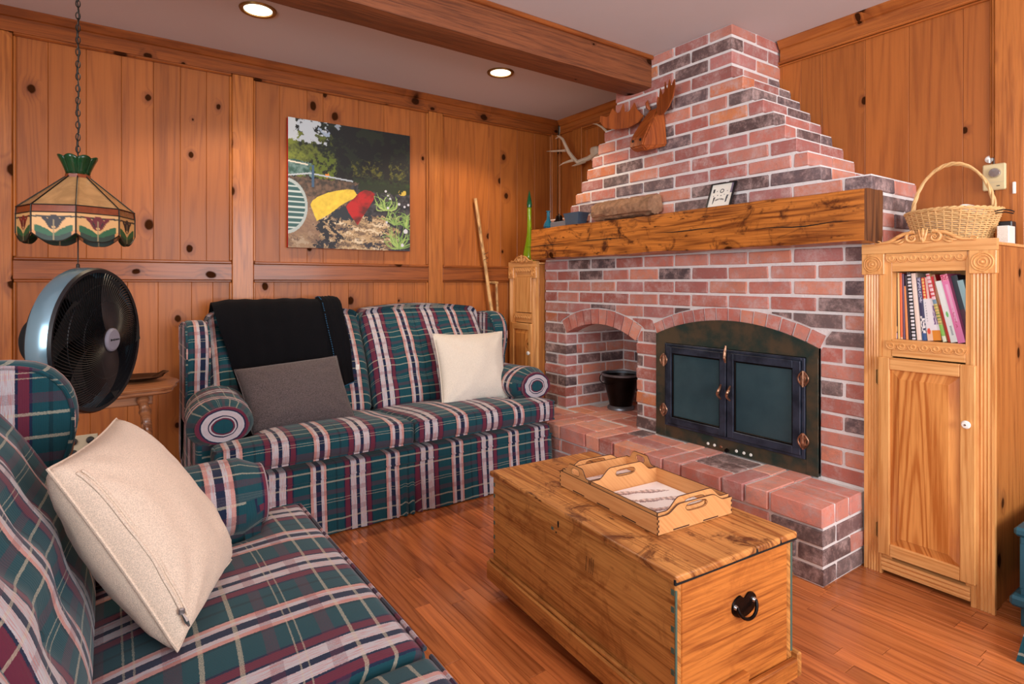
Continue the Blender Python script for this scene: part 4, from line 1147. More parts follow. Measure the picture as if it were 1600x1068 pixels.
def tray(name, loc, rz, wx, wy, h, hh, label, ends, t=.004, slots=True):
    """ends: 'y' handles at +-y, 'x' handles at +-x. wx, wy half sizes"""
    s = thing(name, loc, label, 'tray', rz=rz)
    obj('floor_panel', MB().box(-wx+t, wx-t, -wy+t, wy-t, .001, .004), M['ply'], s, local=True, smooth=0)
    edge = MB()
    for sg in (-1, 1):
        a0 = (sg*wy-(t if sg > 0 else 0)) if ends == 'y' else (sg*wx-(t if sg > 0 else 0))
        mb = MB(); rim, hole = handle_end(mb, (wx if ends == 'y' else wy), h, hh, t, 'y' if ends == 'y' else 'x', a0)
        obj('handle_end', mb, M['ply'], s, local=True, smooth=0)
        mk = (lambda x, z, o_: (x, o_, z)) if ends == 'y' else (lambda x, z, o_: (o_, x, z))
        edge.tube([mk(x, z, a0+t/2) for x, z in rim], t*.42, 4)
        for o_ in (a0-.0002, a0+t+.0002): edge.tube([mk(x, z, o_) for x, z in hole], .0006, 4, closed=True)
        # long side
        if ends == 'y': q = (sg*wx-(t if sg > 0 else 0)); bxx = (q, q+t, -wy+t, wy-t)
        else: q = (sg*wy-(t if sg > 0 else 0)); bxx = (-wx+t, wx-t, q, q+t)
        obj('side_panel', MB().box(*bxx, 0, h), M['ply'], s, local=True, smooth=0)
        if ends == 'y': edge.box(q+.0003, q+t-.0003, -wy+t, wy-t, h, h+.0006)
        else: edge.box(-wx+t, wx-t, q+.0003, q+t-.0003, h, h+.0006)
        for s3 in (-1, 1):      # finger joints at the corners
            n_ = 7
            for i in range(n_):
                if i % 2 == (0 if s3*sg > 0 else 1): pass
                z0 = h*i/n_; z1 = h*(i+1)/n_
                xx = sg*wx; yy_ = s3*wy
                if i % 2: edge.box(xx-(t if sg > 0 else 0), xx+(t if sg < 0 else 0), yy_-.0004 if s3 < 0 else yy_-.0001, yy_+.0001 if s3 < 0 else yy_+.0004, z0, z1)
                else: edge.box(xx-.0004 if sg < 0 else xx-.0001, xx+.0001 if sg < 0 else xx+.0004, yy_-(t if s3 > 0 else 0), yy_+(t if s3 < 0 else 0), z0, z1)
        if slots:
            for k_ in (-.62, -.12, .42):
                if ends == 'y': edge.box(sg*wx-.0005, sg*wx+.0005, wy*k_, wy*(k_+.26), .002, .0055)
            for k_ in (-.62, .18):
                edge.box(wx*k_, wx*(k_+.42), sg*wy-.0005, sg*wy+.0005, .002, .0055)
    obj('burnt_edge', edge, M['burnt'], s, local=True, smooth=0)
    return s
TR = (1.352, 1.237, .4335); TA = -.075
tray('serving_tray', TR, TA, .146, .2225, .047, .068, 'long laser-cut plywood tray lying on the chest, holding two smaller trays', 'y')
Rz = Matrix.Rotation(TA, 4, 'Z')
pA = Vector(TR)+Rz @ Vector((0, -.072, .0045)); pB = Vector(TR)+Rz @ Vector((0, .146, .0045))
ta = tray('nested_tray', pA, TA, .140, .1435, .050, .080, 'larger inner plywood tray with shell print, at the near end of the long tray', 'y', slots=False)
tb = tray('nested_tray', pB, TA, .140, .0705, .050, .076, 'smaller inner plywood tray with shell print, at the far end of the long tray', 'x', slots=False)
def shells(u, v, seed_):
    """printed conch shells and spires on white"""
    c = Vector(S(252, 250, 250)); rr = random.Random(seed_)
    for i in range(9):
        cx = .12+.8*((i*0.37+seed_*.11) % 1); cy = .10+.10*i; an = .25+.2*rr.random(); L = .26; Wd = .045+.02*rr.random()
        dx, dy = u-cx, v-cy; a = dx*cos(an)+dy*sin(an); b = -dx*sin(an)+dy*cos(an)
        if abs(a) < L:
            w_ = Wd*(1-abs(a)/L)**.8
            if abs(b) < w_:
                tcol = rr.random(); base = Vector(S(246, 228, 222)) if tcol < .5 else Vector(S(232, 206, 198))
                c = base*(.75+.25*sin(a*90)); 
                if b > w_*.35: c = Vector(S(150, 124, 130))*.95
        else: rr.random()
    for (cx, cy, r, cl) in ((.30, .92, .12, S(196, 120, 130)), (.86, .86, .10, S(120, 118, 150))):
        d = math.hypot(u-cx, (v-cy)*.8)
        if d < r: c = Vector(cl)*(.8+.3*sin(d*120))
    return c
def print_sheet(parent, x0, x1, y0, y1, z, seed_, flip):
    nx, ny = 90, 90
    mb = MB().grid(nx, ny, lambda a, b: (x0+(x1-x0)*a, y0+(y1-y0)*b, z))
    obj('shell_print', mb, M['gloss_print'], parent, local=True, smooth=0,
        colf=lambda p: shells((p.x-x0)/(x1-x0), 1-(p.y-y0)/(y1-y0), seed_))
print_sheet(ta, -.132, .132, -.136, .136, .0052, 3, 0); print_sheet(tb, -.132, .132, -.063, .063, .0052, 6, 0)
# ================================================================ carved pine cabinets (front faces -x)
def ring_torus(mb, c, R, r, n=28, m=6, sx=1):
    pts = [(c[0], c[1]+R*cos(2*pi*i/n), c[2]+R*sin(2*pi*i/n)) for i in range(n)]
    return mb.tube(pts, r, m, closed=True)
def cabinet(name, xf, y0, y1, yb0, yb1, label, books):
    """xf front plane; y0..y1 face frame; yb0..yb1 carcass"""
    s = thing(name, (xf+.2, (y0+y1)/2, 0), label, 'cabinet')
    W = y1-y0; k = W/.415; Y = lambda t: y1-(1.056-t)*k     # t: measured y of the right-hand cabinet (.641 .. 1.056)
    V, H = M['cab'], M['cab_h']
    xb = BX-.022
    f1 = xf+.022
    # carcass
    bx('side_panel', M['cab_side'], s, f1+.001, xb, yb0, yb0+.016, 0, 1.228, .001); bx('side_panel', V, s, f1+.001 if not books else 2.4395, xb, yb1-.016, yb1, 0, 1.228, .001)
    bx('top_board', H, s, f1+.001, xb, yb0-.004, yb1, 1.229, 1.240, .002)
    bx('back_panel', V, s, xb-.008, xb, yb0+.016, yb1-.016, .02, 1.228, 0)
    bx('shelf', H, s, f1+.001 if yb1 <= Y(1.04) else f1+.001, xb-.008, yb0+.017, yb1-.017, .872, .888, .001)
    bx('bottom_board', H, s, f1+.001, xb-.008, yb0+.017, yb1-.017, .06, .076, .001)
    # pilasters with flutes
    for (a, c) in ((.988, 1.050), (.647, .712)):
        a, c = Y(a), Y(c)
        mb = MB(); n = 5; w = (c-a)
        prof = [(a, f1), (a, xf+.004)]
        for i in range(n):
            q0 = a+w*(.12+.76*i/n); q1 = a+w*(.12+.76*(i+1)/n)
            for t_ in (0, .25, .5, .75, 1):
                prof.append((q0+(q1-q0)*t_, xf+.004+.0035*sin(pi*t_)))
        prof += [(c, xf+.004), (c, f1)]
        pp = [(x_, y_) for (y_, x_) in prof]
        obj('pilaster', MB().prism(pp, 'z', 0, 1.132), V, s, smooth=20)
    # stiles, rails around opening and door
    bx('stile', V, s, xf+.008, f1, Y(.955), Y(.988)-.0003, .06, 1.210, .001); bx('stile', V, s, xf+.008, f1, Y(.712)+.0003, Y(.728), .06, 1.210, .001)
    bx('rail', H, s, xf+.008, f1, Y(.728)+.0003, Y(.955)-.0003, 1.143, 1.210, .001)
    bx('rail', H, s, xf+.007, f1, Y(.728)+.0003, Y(.955)-.0003, .826, .890, .001)
    # rosette blocks
    for (a, c) in ((.977, 1.056), (.641, .716)):
        a, c = Y(a), Y(c); cy = (a+c)/2
        r = bx('rosette_block', V, s, xf-.004, f1, a, c, 1.132, 1.2105, .002)
        mb = MB()
        for R_ in (.030, .0225, .012): ring_torus(mb, (xf-.0045, cy, 1.171), R_*k, .0026)
        mb.lathe([(0, .006), (.004, .005), (.006, 0)], 14, (xf-.004, cy, 1.171), M=Matrix.Rotation(-pi/2, 3, 'Y'))
        obj('rosette', mb, V, r)
    # header board with a gently arched top
    N = 40; lo, hi = [], []
    for i in range(N+1):
        y = Y(.641)+(Y(1.056)-Y(.641))*i/N; q = (y-Y(.849))/(.15*k)
        lo.append((y, 1.211)); hi.append((y, 1.249+.030*math.exp(-(q*1.9)**2)))
    obj('header_board', MB().strip(lo, hi, 'x', xf-.002, f1), H, s, smooth=0)
    # carved scroll: two mirrored scrolls and a centre leaf
    cyc = Y(.849); g = MB()
    for sg in (-1, 1):
        # long leaf running in from the end, rising into a volute that curls down beside the centre leaf
        pts = []; rad = []
        for i in range(44):
            t = i/43
            if t < .58:
                q = t/.58; yy_ = .152-.104*q; zz = 1.2475+.004*sin(q*pi*1.3)+.036*soft_step((q-.30)/.70); r_ = .0022+.0048*sin(pi*min(1, q*.62+.05))
            else:
                q = (t-.58)/.42; an = pi*.62-q*pi*2.3; R_ = .0215*(1-.72*q); yy_ = .036+R_*cos(an); zz = 1.264+R_*sin(an); r_ = .0070-.0042*q
            pts.append((xf-.006, cyc+sg*yy_*k, zz)); rad.append(r_)
        g.tube(pts, rad, 8)
        g.tube([(xf-.006, cyc+sg*(.036+.004*cos(a))*k, 1.264+.004*sin(a)) for a in [2*pi*i/8 for i in range(8)]], .0035, 6, closed=True)
        g.tube([(xf-.007, cyc+sg*(.148+.010*cos(a))*k, 1.2525+.005*sin(a)) for a in [pi*2*i/10 for i in range(10)]], .0030, 6, closed=True)
        for (ya, za, yb_, zb2) in ((.066, 1.262, .104, 1.2505), (.060, 1.254, .090, 1.246), (.078, 1.268, .118, 1.2535)):
            g.tube([(xf-.0065, cyc+sg*(ya+(yb_-ya)*t)*k, za+(zb2-za)*t-.004*sin(pi*t)) for t in [i/8 for i in range(9)]], [.0012+.0036*sin(pi*i/8) for i in range(9)], 6)
        g.tube([(xf-.0075, cyc+sg*(.003+.011*t)*k, 1.250+.044*t) for t in [i/6 for i in range(7)]], [.004, .0055, .0058, .0054, .0048, .0036, .0015], 7)
    g.tube([(xf-.008, cyc, 1.244+.053*t) for t in [i/8 for i in range(9)]], [.003, .005, .0055, .005, .0065, .0075, .0068, .0045, .0015], 8)
    g.tube([(xf-.006, cyc+y_*k, 1.246+.0*y_) for y_ in (-.03, -.015, 0, .015, .03)], [.002, .004, .005, .004, .002], 6)
    obj('carved_crest', g, H, s, smooth=60)
    # scalloped trim
    for (zt_, zb_) in ((1.2095, 1.166), (.884, .846)):
        n = 7; a0, a1 = Y(.722), Y(.972); mb = MB(); lo, hi = [], []
        for i in range(n*8+1):
            t = i/8; y = a0+(a1-a0)*i/(n*8); ph = t % 1
            z = zt_-.016-.017*sqrt(max(0, 1-(2*ph-1)**2)); lo.append((y, z)); hi.append((y, zt_))
        sc_t = obj('scalloped_trim', MB().strip(lo, hi, 'x', xf+.001, xf+.0075), H, s, smooth=0)
        mb = MB()
        for i in range(n): ring_torus(mb, (xf+.0005, a0+(a1-a0)*(i+.5)/n, zt_-.017), .0075, .0022, 16, 5)
        mb.tube([(xf+.0005, y, z+.0012) for y, z in lo], .0014, 4)
        obj('trim_bead', mb, H, sc_t)
    # door: frame, raised panel
    a, c = Y(.694), Y(.994); d0, d1 = xf-.016, xf+.0035
    dm = MB().box(d0, d1, a, a+.044*k, .082, .822, .003).box(d0, d1, c-.040*k, c, .082, .822, .003)
    d = obj('door', dm, V, s, smooth=0)
    for q0, q1 in ((.082, .126), (.778, .822)): obj('door_rail', MB().box(d0+.0005, d1, a+.044*k+.0002, c-.040*k-.0002, q0, q1, .002), H, d, smooth=0)
    pa, pc, p0, p1 = a+.044*k, c-.040*k, .126, .778; e = .030*k
    vs = [(d0+.011, pa, p0), (d0+.011, pc, p0), (d0+.011, pc, p1), (d0+.011, pa, p1), (d0+.003, pa+e, p0+e), (d0+.003, pc-e, p0+e), (d0+.003, pc-e, p1-e), (d0+.003, pa+e, p1-e),
          (d0+.0015, pa+e+.002, p0+e+.002), (d0+.0015, pc-e-.002, p0+e+.002), (d0+.0015, pc-e-.002, p1-e-.002), (d0+.0015, pa+e+.002, p1-e-.002)]
    fs = [(i, (i+1) % 4, 4+(i+1) % 4, 4+i) for i in range(4)]+[(4+i, 4+(i+1) % 4, 8+(i+1) % 4, 8+i) for i in range(4)]+[(8, 9, 10, 11)]
    obj('raised_panel', MB().add(vs, fs), M['cab_panel'], d, smooth=0)
    kn = MB().lathe([(0, .021), (.010, .020), (.014, .014), (.013, .009), (.006, .006), (.005, 0)], 24, (d0, Y(.716), .622), M=Matrix.Rotation(-pi/2, 3, 'Y'))
    ko = obj('knob', kn, M['white'], d)
    obj('knob_screw', MB().lathe([(0, .0222), (.0035, .0218), (.0035, .020)], 10, (d0, Y(.716), .622), M=Matrix.Rotation(-pi/2, 3, 'Y')), M['chrome'], d)
    for z in (.745, .165):
        obj('hinge', MB().box(d0+.010, xf+.0035, Y(.994)+.0003, Y(.994)+.010, z-.026, z+.026, .001).tube([(d0+.008, Y(.996), z-.028), (d0+.008, Y(.996), z+.028)], .0032, 8), M['brass'], s)
    # base moulding
    bmould = MB().prism([(f1, .018), (xf+.000, .018), (xf-.001, .026), (xf+.003, .030), (xf-.002, .037), (xf-.002, .043), (xf+.003, .047), (xf-.004, .054), (xf-.004, .064), (f1, .068)], 'y', Y(.713), Y(.987))
    obj('base_moulding', bmould, H, s, smooth=20)
    return s, Y
cabR, YR_ = cabinet('pine_cabinet', 2.400, .641, 1.056, .655, 1.030, 'tall carved pine cabinet with an open book cubby, right of the fireplace', True)
cabL, YL_ = cabinet('pine_cabinet', 2.372, 3.096, 3.428, 3.098, 3.42, 'narrow carved pine cabinet in the far corner, left of the fireplace behind the sofa arm', False)
bx('cubby_door', M['cab'], cabL, 2.376, 2.39, YL_(.728)+.001, YL_(.955)-.001, .895, 1.142, .002)
# cubby lining
bx('cubby_side', M['cab'], cabR, 2.424, 2.80, .956, .962, .889, 1.16, 0); bx('cubby_side', M['cab'], cabR, 2.424, 2.80, .690, .696, .889, 1.16, 0)
bx('cubby_top', M['cab_h'], cabR, 2.424, 2.80, .697, .955, 1.160, 1.166, 0); bx('cubby_back', M['cab'], cabR, 2.62, 2.626, .697, .955, .889, 1.159, 0)
# ---------------- books: (y at foot, lean, thickness, height, depth offset, cover colour, spine painter, name, label)
def bk_plain(c, band=None, marks=None, dots=None):
    def f(u, v):
        col = Vector(c)
        if band:
            for (v0, v1, cc) in band:
                if v0 <= v < v1: col = Vector(cc)
        if marks:
            mc, v0, v1, step = marks
            if v0 < v < v1 and .25 < u < .75 and ((int(v*step)*7919+int(u*5)*31) % 5 > 1) : col = Vector(mc)
        if dots and abs(u-.5) < .34 and (v*dots) % 1 < .5: col = Vector(S(226, 226, 232))
        return col
    return f
WH = S(236, 230, 228)
def redbook(u, v):
    if v > .66: c = S(206, 30, 40) if not (.10 < u < .28 and (v*60) % 3 < 2.1) else S(240, 200, 120)
    elif v > .16: c = S(232, 228, 232)
    else: c = S(226, 140, 36) if u > .42 else S(240, 200, 170)
    if v > .66 and .36 < u < .52: c = S(240, 200, 190)
    if .62 < u < .9 and .25 < v < .55: c = S(120, 90, 140) if noise.noise(Vector((u*12, v*14, 1))) > 0 else S(210, 196, 206)
    if math.hypot((u-.18)*.4, (v-.15)) < .05: c = S(226, 90, 70)
    if .12 < u < .2 and .3 < v < .62 and int(v*50) % 2: c = S(170, 170, 176)
    return Vector(c)
def pinkbook(u, v):
    c = Vector(S(232, 130, 180)).lerp(Vector(S(240, 200, 226)), .6 if .35 < u < .75 and .3 < v < .85 else 0)
    if v > .91: c = Vector(S(206, 70, 110)) if noise.noise(Vector((u*5, v*60, 0))) < .1 else Vector(S(240, 170, 190))
    if .35 < u < .6 and .22 < v < .5 and noise.noise(Vector((u*9, v*45, 3))) > .1: c = Vector(S(190, 60, 90))
    return c
def greenspot(u, v):
    c = Vector(S(232, 240, 236))
    if math.hypot((u-.5)*.25, v-.45) < .045: c = Vector(S(110, 200, 110))
    if .4 < u < .65 and .12 < v < .26 and int(v*90) % 2: c = Vector(S(70, 100, 110))
    return c
def thinmulti(u, v):
    if v < .08: return Vector(S(230, 240, 210))
    if v < .25: return Vector(S(140, 200, 90))
    if v < .55: return Vector(S(214, 190, 110)) if int(v*70) % 3 else Vector(S(120, 140, 70))
    if v < .62: return Vector(S(120, 150, 170))
    return Vector(S(238, 200, 206)) if int(v*50) % 3 else Vector(S(200, 60, 70))
def navy(u, v):
    if v < .12: return Vector(S(60, 90, 140))
    if v < .38: return Vector(WH) if noise.noise(Vector((u*4, v*26, 2))) > -.05 else Vector(S(44, 50, 86))
    if v > .60 and .2 < u < .8 and noise.noise(Vector((u*5, v*60, 9))) > .05: return Vector(S(200, 200, 220))
    return Vector(S(62, 58, 92))
books = [
 (.9600, .9590, .0055, .232, .00, S(30, 26, 30), bk_plain(S(30, 26, 30), [(.0, .1, S(210, 180, 200)), (.12, .2, S(210, 170, 120))]), 'thin black booklet nearest the left side of the cubby'),
 (.9520, .9545, .0065, .252, .00, S(226, 190, 120), bk_plain(S(230, 196, 130)), 'thin yellow booklet beside the orange one'),
 (.9440, .9475, .0080, .250, .00, S(216, 104, 62), bk_plain(S(220, 108, 66), [(.0, .03, S(240, 190, 150))]), 'thin orange-red booklet in the cubby'),
 (.9345, .9390, .0060, .246, .00, S(112, 84, 110), bk_plain(S(112, 84, 110)), 'thin mauve-grey booklet between two orange ones'),
 (.9260, .9320, .0085, .200, .00, S(226, 140, 84), bk_plain(S(230, 146, 88)), 'short pale orange booklet left of the comb-bound book'),
 (.9155, .9310, .0070, .240, .00, S(44, 34, 44), bk_plain(S(50, 38, 48)), 'thin dark booklet touching the comb-bound book'),
 (.9065, .9240, .0150, .250, .00, S(20, 18, 24), bk_plain(S(20, 18, 24), dots=19), 'black comb-bound book with white binding loops'),
 (.8890, .9090, .0140, .248, .00, S(232, 214, 196), bk_plain(S(236, 216, 202)), 'cream book right of the comb-bound one'),
 (.8735, .8935, .0145, .232, .004, S(62, 58, 92), navy, 'navy book with white lettering'),
 (.8575, .8820, .0430, .232, .006, S(226, 220, 224), redbook, 'thick red, white and orange paperback'),
 (.8080, .8620, .0115, .250, .000, S(214, 180, 120), thinmulti, 'slim leaning book with pink and green spine'),
 (.7955, .8480, .0115, .246, .010, S(190, 40, 40), bk_plain(S(196, 60, 50), [(.55, 1, S(190, 140, 110))]), 'slim leaning red and tan book'),
 (.7830, .8310, .0210, .222, -.004, S(228, 240, 236), greenspot, 'leaning white book with a green spot on its spine'),
 (.7610, .8150, .0220, .246, -.008, S(226, 120, 170), pinkbook, 'leaning bright pink book'),
 (.7380, .7900, .0190, .242, .015, S(50, 44, 50), bk_plain(S(56, 66, 72), [(.0, .5, S(90, 56, 66))]), 'dark leaning book behind the pink one'),
 (.7180, .7680, .0180, .225, .004, S(160, 200, 204), bk_plain(S(168, 206, 208), [(.0, .45, S(214, 160, 190))]), 'pale turquoise and pink book at the right end'),
]
for (yf, yt, th, hh_, dx, cov, fn, lb) in books:
    th_a = math.asin((yt-yf)/hh_)
    x0, x1 = 2.455+dx, 2.585+dx; hh_ = min(hh_, .250)
    t = thing('book', (2.52, yf-th/2, .8885), lb+(', on the cabinet shelf' if 'cubby' not in lb else ''), 'book', 'books in the cabinet cubby')
    rot = Matrix.Translation((0, yf, .8885)) @ Matrix.Rotation(-th_a, 4, 'X')
    mk = lambda mb: mb.xf(rot)
    mcov = plain('book_cover', cov, .5, var=.04)
    cb_ = MB().box(x0, x1, -.0012, 0, 0, hh_).box(x0, x1, -th, -th+.0012, 0, hh_).box(x0, x0+.0012, -th, 0, 0, hh_)
    obj('cover', mk(cb_), mcov, t, smooth=0)
    obj('page_block', mk(MB().box(x0+.002, x1-.002, -th+.0013, -.0013, .002, hh_-.003)), M['linen2'], t, smooth=0)
    nx, nz = max(6, int(th/.0012)), 90
    g = MB().grid(nx, nz, lambda a, b: (x0-.0006-.0008*sin(pi*a), -th*a, hh_*b))
    inv = rot.inverted()
    obj('spine', mk(g), M['print'], t, smooth=0, colf=lambda p: fn(-(inv @ p).y/th, (inv @ p).z/hh_))
# ---------------- wicker basket on the right-hand cabinet
bc = Vector((2.62, .835, 1.2405)); bkt = thing('wicker_basket', bc, 'natural wicker basket with a tall hoop handle on the right cabinet', 'basket')
def bpos(a, h, off=0):
    q = h/.125; rx = .080+.020*q; ry = .110+.040*q+.0*q
    z = h*(1+.0)+.004*q*cos(2*a)
    return Vector((bc.x+(rx+off)*cos(a), bc.y+(ry+off)*sin(a), bc.z+.004+z))
wv = MB(); rows = 17; n = 72
for r in range(rows):
    h = .004+.118*r/(rows-1)
    pts = [bpos(2*pi*i/n, h, .0026*(1 if (i//2+r) % 2 else -1)) for i in range(n)]
    wv.tube(pts, .0033, 5, closed=True)
tag(obj('woven_strands', wv, M['wicker'], bkt), kind='stuff')
sk = MB()
for i in range(36): sk.tube([bpos(2*pi*(i+.25)/36, h) for h in (.0, .04, .08, .122)], .0025, 5)
obj('stakes', sk, M['wicker'], bkt)
rm = MB()
for ph in (0, pi):
    rm.tube([bpos(2*pi*i/96, .127, .003*cos(i*1.3+ph))+Vector((0, 0, .003*sin(i*1.3+ph))) for i in range(96)], .0042, 6, closed=True)
obj('braided_rim', rm, M['wicker'], bkt)
obj('base_disc', MB().lathe([(0, .004), (1, .004), (1, 0)], 40).xf(Matrix.Translation(bc) @ Matrix.Diagonal((.079, .109, 1, 1))), M['wicker'], bkt)
hn = MB()
for ph in (0, 2.1, 4.2):
    pts = []
    for i in range(61):
        a = pi*i/60; y = bc.y-.128*cos(a)*1.02; z = bc.z+.105+.205*sin(a)
        pts.append((bc.x+.0045*cos(i*.55+ph), y+.0045*sin(i*.55+ph)*cos(a), z+.0045*sin(i*.55+ph)*sin(a)))
    hn.tube(pts, .0046, 6)
obj('handle', hn, M['wicker'], bkt)
pl_ = MB().lathe([(0, 0), (.03, .001), (.045, .008), (.043, .0095), (.028, .003), (0, .003)], 28, (0, 0, 0)).xf(Matrix.Translation((2.60, .765, 1.362)) @ Matrix.Rotation(.5, 4, 'X') @ Matrix.Rotation(-.3, 4, 'Y'))
tag(obj('white_saucer', pl_, M['white']), 'white saucer tilted inside the wicker basket', 'dish')
tag(obj('basket_filling_cloth', rbox(2.56, 2.68, .74, .93, 1.25, 1.335, .03, (3, 3, 2)), M['linen2']), 'pale folded cloth lying in the wicker basket', 'cloth')
tag(obj('leather_loop', MB().tube([(2.56, .690, 1.352), (2.56, .665, 1.357), (2.558, .645, 1.352), (2.558, .635, 1.346), (2.56, .638, 1.340), (2.56, .66, 1.347), (2.56, .688, 1.346)], .0022, 6), M['black']), 'thin dark cord loop sticking out right of the basket', 'cord')
cb2 = thing('small_carton', (2.62, .672, 1.2405), 'small white carton on the cabinet top, right of the basket', 'box')
bx('carton_body', M['white'], cb2, 2.585, 2.655, .657, .690, 1.2408, 1.302, .001); bx('carton_flap', M['linen2'], cb2, 2.5835, 2.5848, .659, .688, 1.243, 1.300, 0)
tag(bx('black_box', M['black'], None, 2.67, 2.72, .67, .71, 1.2405, 1.325, .003), 'small black box behind the white carton', 'box')
# ---------------- teal painted trunk at the right edge
tk = thing('painted_trunk', (2.58, .40, 0), 'low teal-painted trunk with a dark red panel, right of the cabinet', 'trunk')
bx('body', M['teal'], tk, 2.405, 2.77, .22, .585, .10, .285, .006); bx('lid', M['teal'], tk, 2.392, 2.782, .208, .597, .286, .315, .008)
bx('base_moulding', M['teal'], tk, 2.372, 2.79, .20, .603, .066, .10, .008)
bx('side_panel', M['maroon'], tk, 2.4025, 2.406, .26, .545, .125, .262, .001)
for z0, z1 in ((.10, .122), (.264, .285)): bx('panel_rail', M['teal'], tk, 2.399, 2.4045, .225, .58, z0, z1, .001)
for y0 in (.225, .552): bx('panel_stile', M['teal'], tk, 2.399, 2.4045, y0, y0+.03, .1225, .2635, .001)
for x in (2.42, 2.75):
    for y in (.24, .56): bx('foot', M['teal'], tk, x-.02, x+.02, y-.02, y+.02, 0, .0655, .002)
# ================================================================ painting
def fbm(x, y, z=0, s=1): return noise.fractal(Vector((x*s, y*s, z)), .75, 2.1, 5)*1.1
def inpoly(x, y, P_):
    r = False; j = len(P_)-1
    for i in range(len(P_)):
        if (P_[i][1] > y) != (P_[j][1] > y) and x < (P_[j][0]-P_[i][0])*(y-P_[i][1])/(P_[j][1]-P_[i][1])+P_[i][0]: r = not r
        j = i
    return r
YC = [(.165, .66), (.18, .63), (.22, .595), (.30, .555), (.38, .53), (.46, .512), (.51, .515), (.535, .55), (.53, .575), (.46, .61), (.40, .65), (.32, .72), (.215, .785), (.195, .74)]
RC = [(.445, .655), (.46, .63), (.51, .58), (.555, .53), (.60, .505), (.65, .51), (.685, .53), (.675, .58), (.64, .64), (.60, .70), (.57, .75), (.54, .80), (.50, .75), (.465, .70)]
blades = []
rbl = random.Random(5)
for (cx, cy, n_, L) in ((.78, .66, 22, .17), (.90, .98, 26, .22), (.97, .80, 16, .18), (.86, .78, 14, .2)):
    for i in range(n_):
        a = -pi/2+rbl.uniform(-1.3, 1.3); l = L*rbl.uniform(.5, 1); bend = rbl.uniform(-.06, .06)
        blades.append((cx, cy, cx+l*cos(a)*.9, cy+l*sin(a), bend, rbl.random()))
flw = [(.78, .50, .010), (.80, .535, .008), (.82, .56, .009), (.90, .60, .012), (.95, .62, .010), (.80, .64, .010), (.96, .83, .020), (.93, .95, .014), (.79, .76, .010), (.985, .60, .01)]
def paintfn(u, v):
    n = fbm(u, v, 0, 9); n2 = fbm(u, v, 4, 26); n3 = fbm(u, v, 9, 60)
    u0, v0 = u, v; u += .022*n2+.01*n3; v += .018*n2+.012*n3
    # dark wood backdrop
    c = Vector(S(10, 12, 10))
    if n > .15: c = Vector(S(24, 34, 16))
    if u < .36 and v < .44+.03*n and v > .10:
        g = max(0, 1-u/.42)*.8+n*.7+n2*.25
        if u < .36+.05*n: c = Vector(S(18, 28, 12)).lerp(Vector(S(120, 132, 44)), max(0, min(1, g-.15+n3*.35)))
    if u < .28 and v < .17:
        if n+n2*.5 < .12-(u-.1)*.9: c = Vector(S(196, 206, 210))
        if u < .05+.03*n: c = Vector(S(206, 214, 214))
    if math.hypot((u-.285), (v-.088)*1.3) < .034+.02*n2: c = Vector(S(160, 178, 196))
    if math.hypot(u-.385, v-.02) < .022: c = Vector(S(150, 160, 170))
    if .27 < v < .44 and .50 < u < .99: c = c.lerp(Vector(S(112, 110, 30)), max(0, min(.75, .15+n2*.8+n3*.6-abs(v-.36)*4)))
    if .76 < u < .82+.01*n2 and v < .44: c = Vector(S(12, 10, 8))
    if .41 < v < .50 and u > .5: c = Vector(S(34, 52, 16)).lerp(Vector(S(16, 24, 10)), .5+n2)
    if .16 < u < .37 and .28 < v < .45 and n2 > -.15: c = Vector(S(92, 108, 26))
    if .27 < u < .31 and .40 < v < .425: c = Vector(S(226, 140, 50))
    if v > .45 and u < .55: c = Vector(S(112, 88, 70)).lerp(Vector(S(60, 52, 44)), max(0, min(1, .5+n2)))
    if .33 < v < .43 and u < .17: c = Vector(S(104, 134, 130)).lerp(Vector(S(40, 80, 70)), max(0, min(1, .5+n2)))
    if v > .47 and u > .5: c = Vector(S(26, 30, 36)).lerp(Vector(S(70, 66, 72)), max(0, min(1, .4+n2*.9)))
    if .45 < v < .52 and u > .55: c = Vector(S(26, 40, 16))
    # sand and water ripples
    if v > .72-.10*max(0, (.5-u)) and u < .90-(.0 if v < .9 else .0):
        r = fbm(u*.8, v*5, 7, 8)
        k = Vector(S(178, 150, 112)) if r > -.15 else Vector(S(116, 94, 74))
        if r > .42: k = Vector(S(214, 196, 166))
        if fbm(u*.6, v*4, 2, 9)+max(0, (u-.55))*1.3 > .5: k = Vector(S(46, 46, 56))
        c = k
        if u < .24: c = c.lerp(Vector(S(120, 92, 74)), .6)
    if v > .60 and u < .2+.1*(v-.6) and v < .9: c = c.lerp(Vector(S(136, 106, 84)), .6)
    # dark reflections under the yellow boat
    if v > .74:
        for (a, w_) in ((.27, .030), (.36, .018)):
            if abs(u-a+.035*sin(v*40)+(v-.75)*.12*0) < w_*(.5+abs(sin(v*75))): c = Vector(S(28, 30, 38))
    if .24 < u < .66 and .60 < v < .76 and not (u < .30 and v > .7) and inpoly(u, v, [(.30, .74), (.46, .62), (.52, .60), (.50, .76), (.58, .80), (.66, .66), (.72, .70), (.74, .76), (.50, .78)]): c = Vector(S(34, 42, 50))
    u, v = u0, v0
    # pale hull at the left edge
    d = math.hypot((u+.02)/.165, (v-.68)/.215)
    if d < 1 and u < .15: c = Vector(S(170, 182, 180)) if d > .88 else (Vector(S(50, 92, 92)) if int(v*75) % 3 else Vector(S(190, 204, 200)))
    # rail and post
    if abs(v-(.445-.03*min(1, u/.16) if u < .16 else .415+.03*(u-.16)/.34)) < .006 and u < .50: c = Vector(S(178, 188, 196))
    if abs(u-.185) < .009 and .35 < v < .52: c = Vector(S(60, 90, 120))
    if abs(v-(.335+.02*u*5)) < .006 and u < .15: c = Vector(S(214, 208, 190))
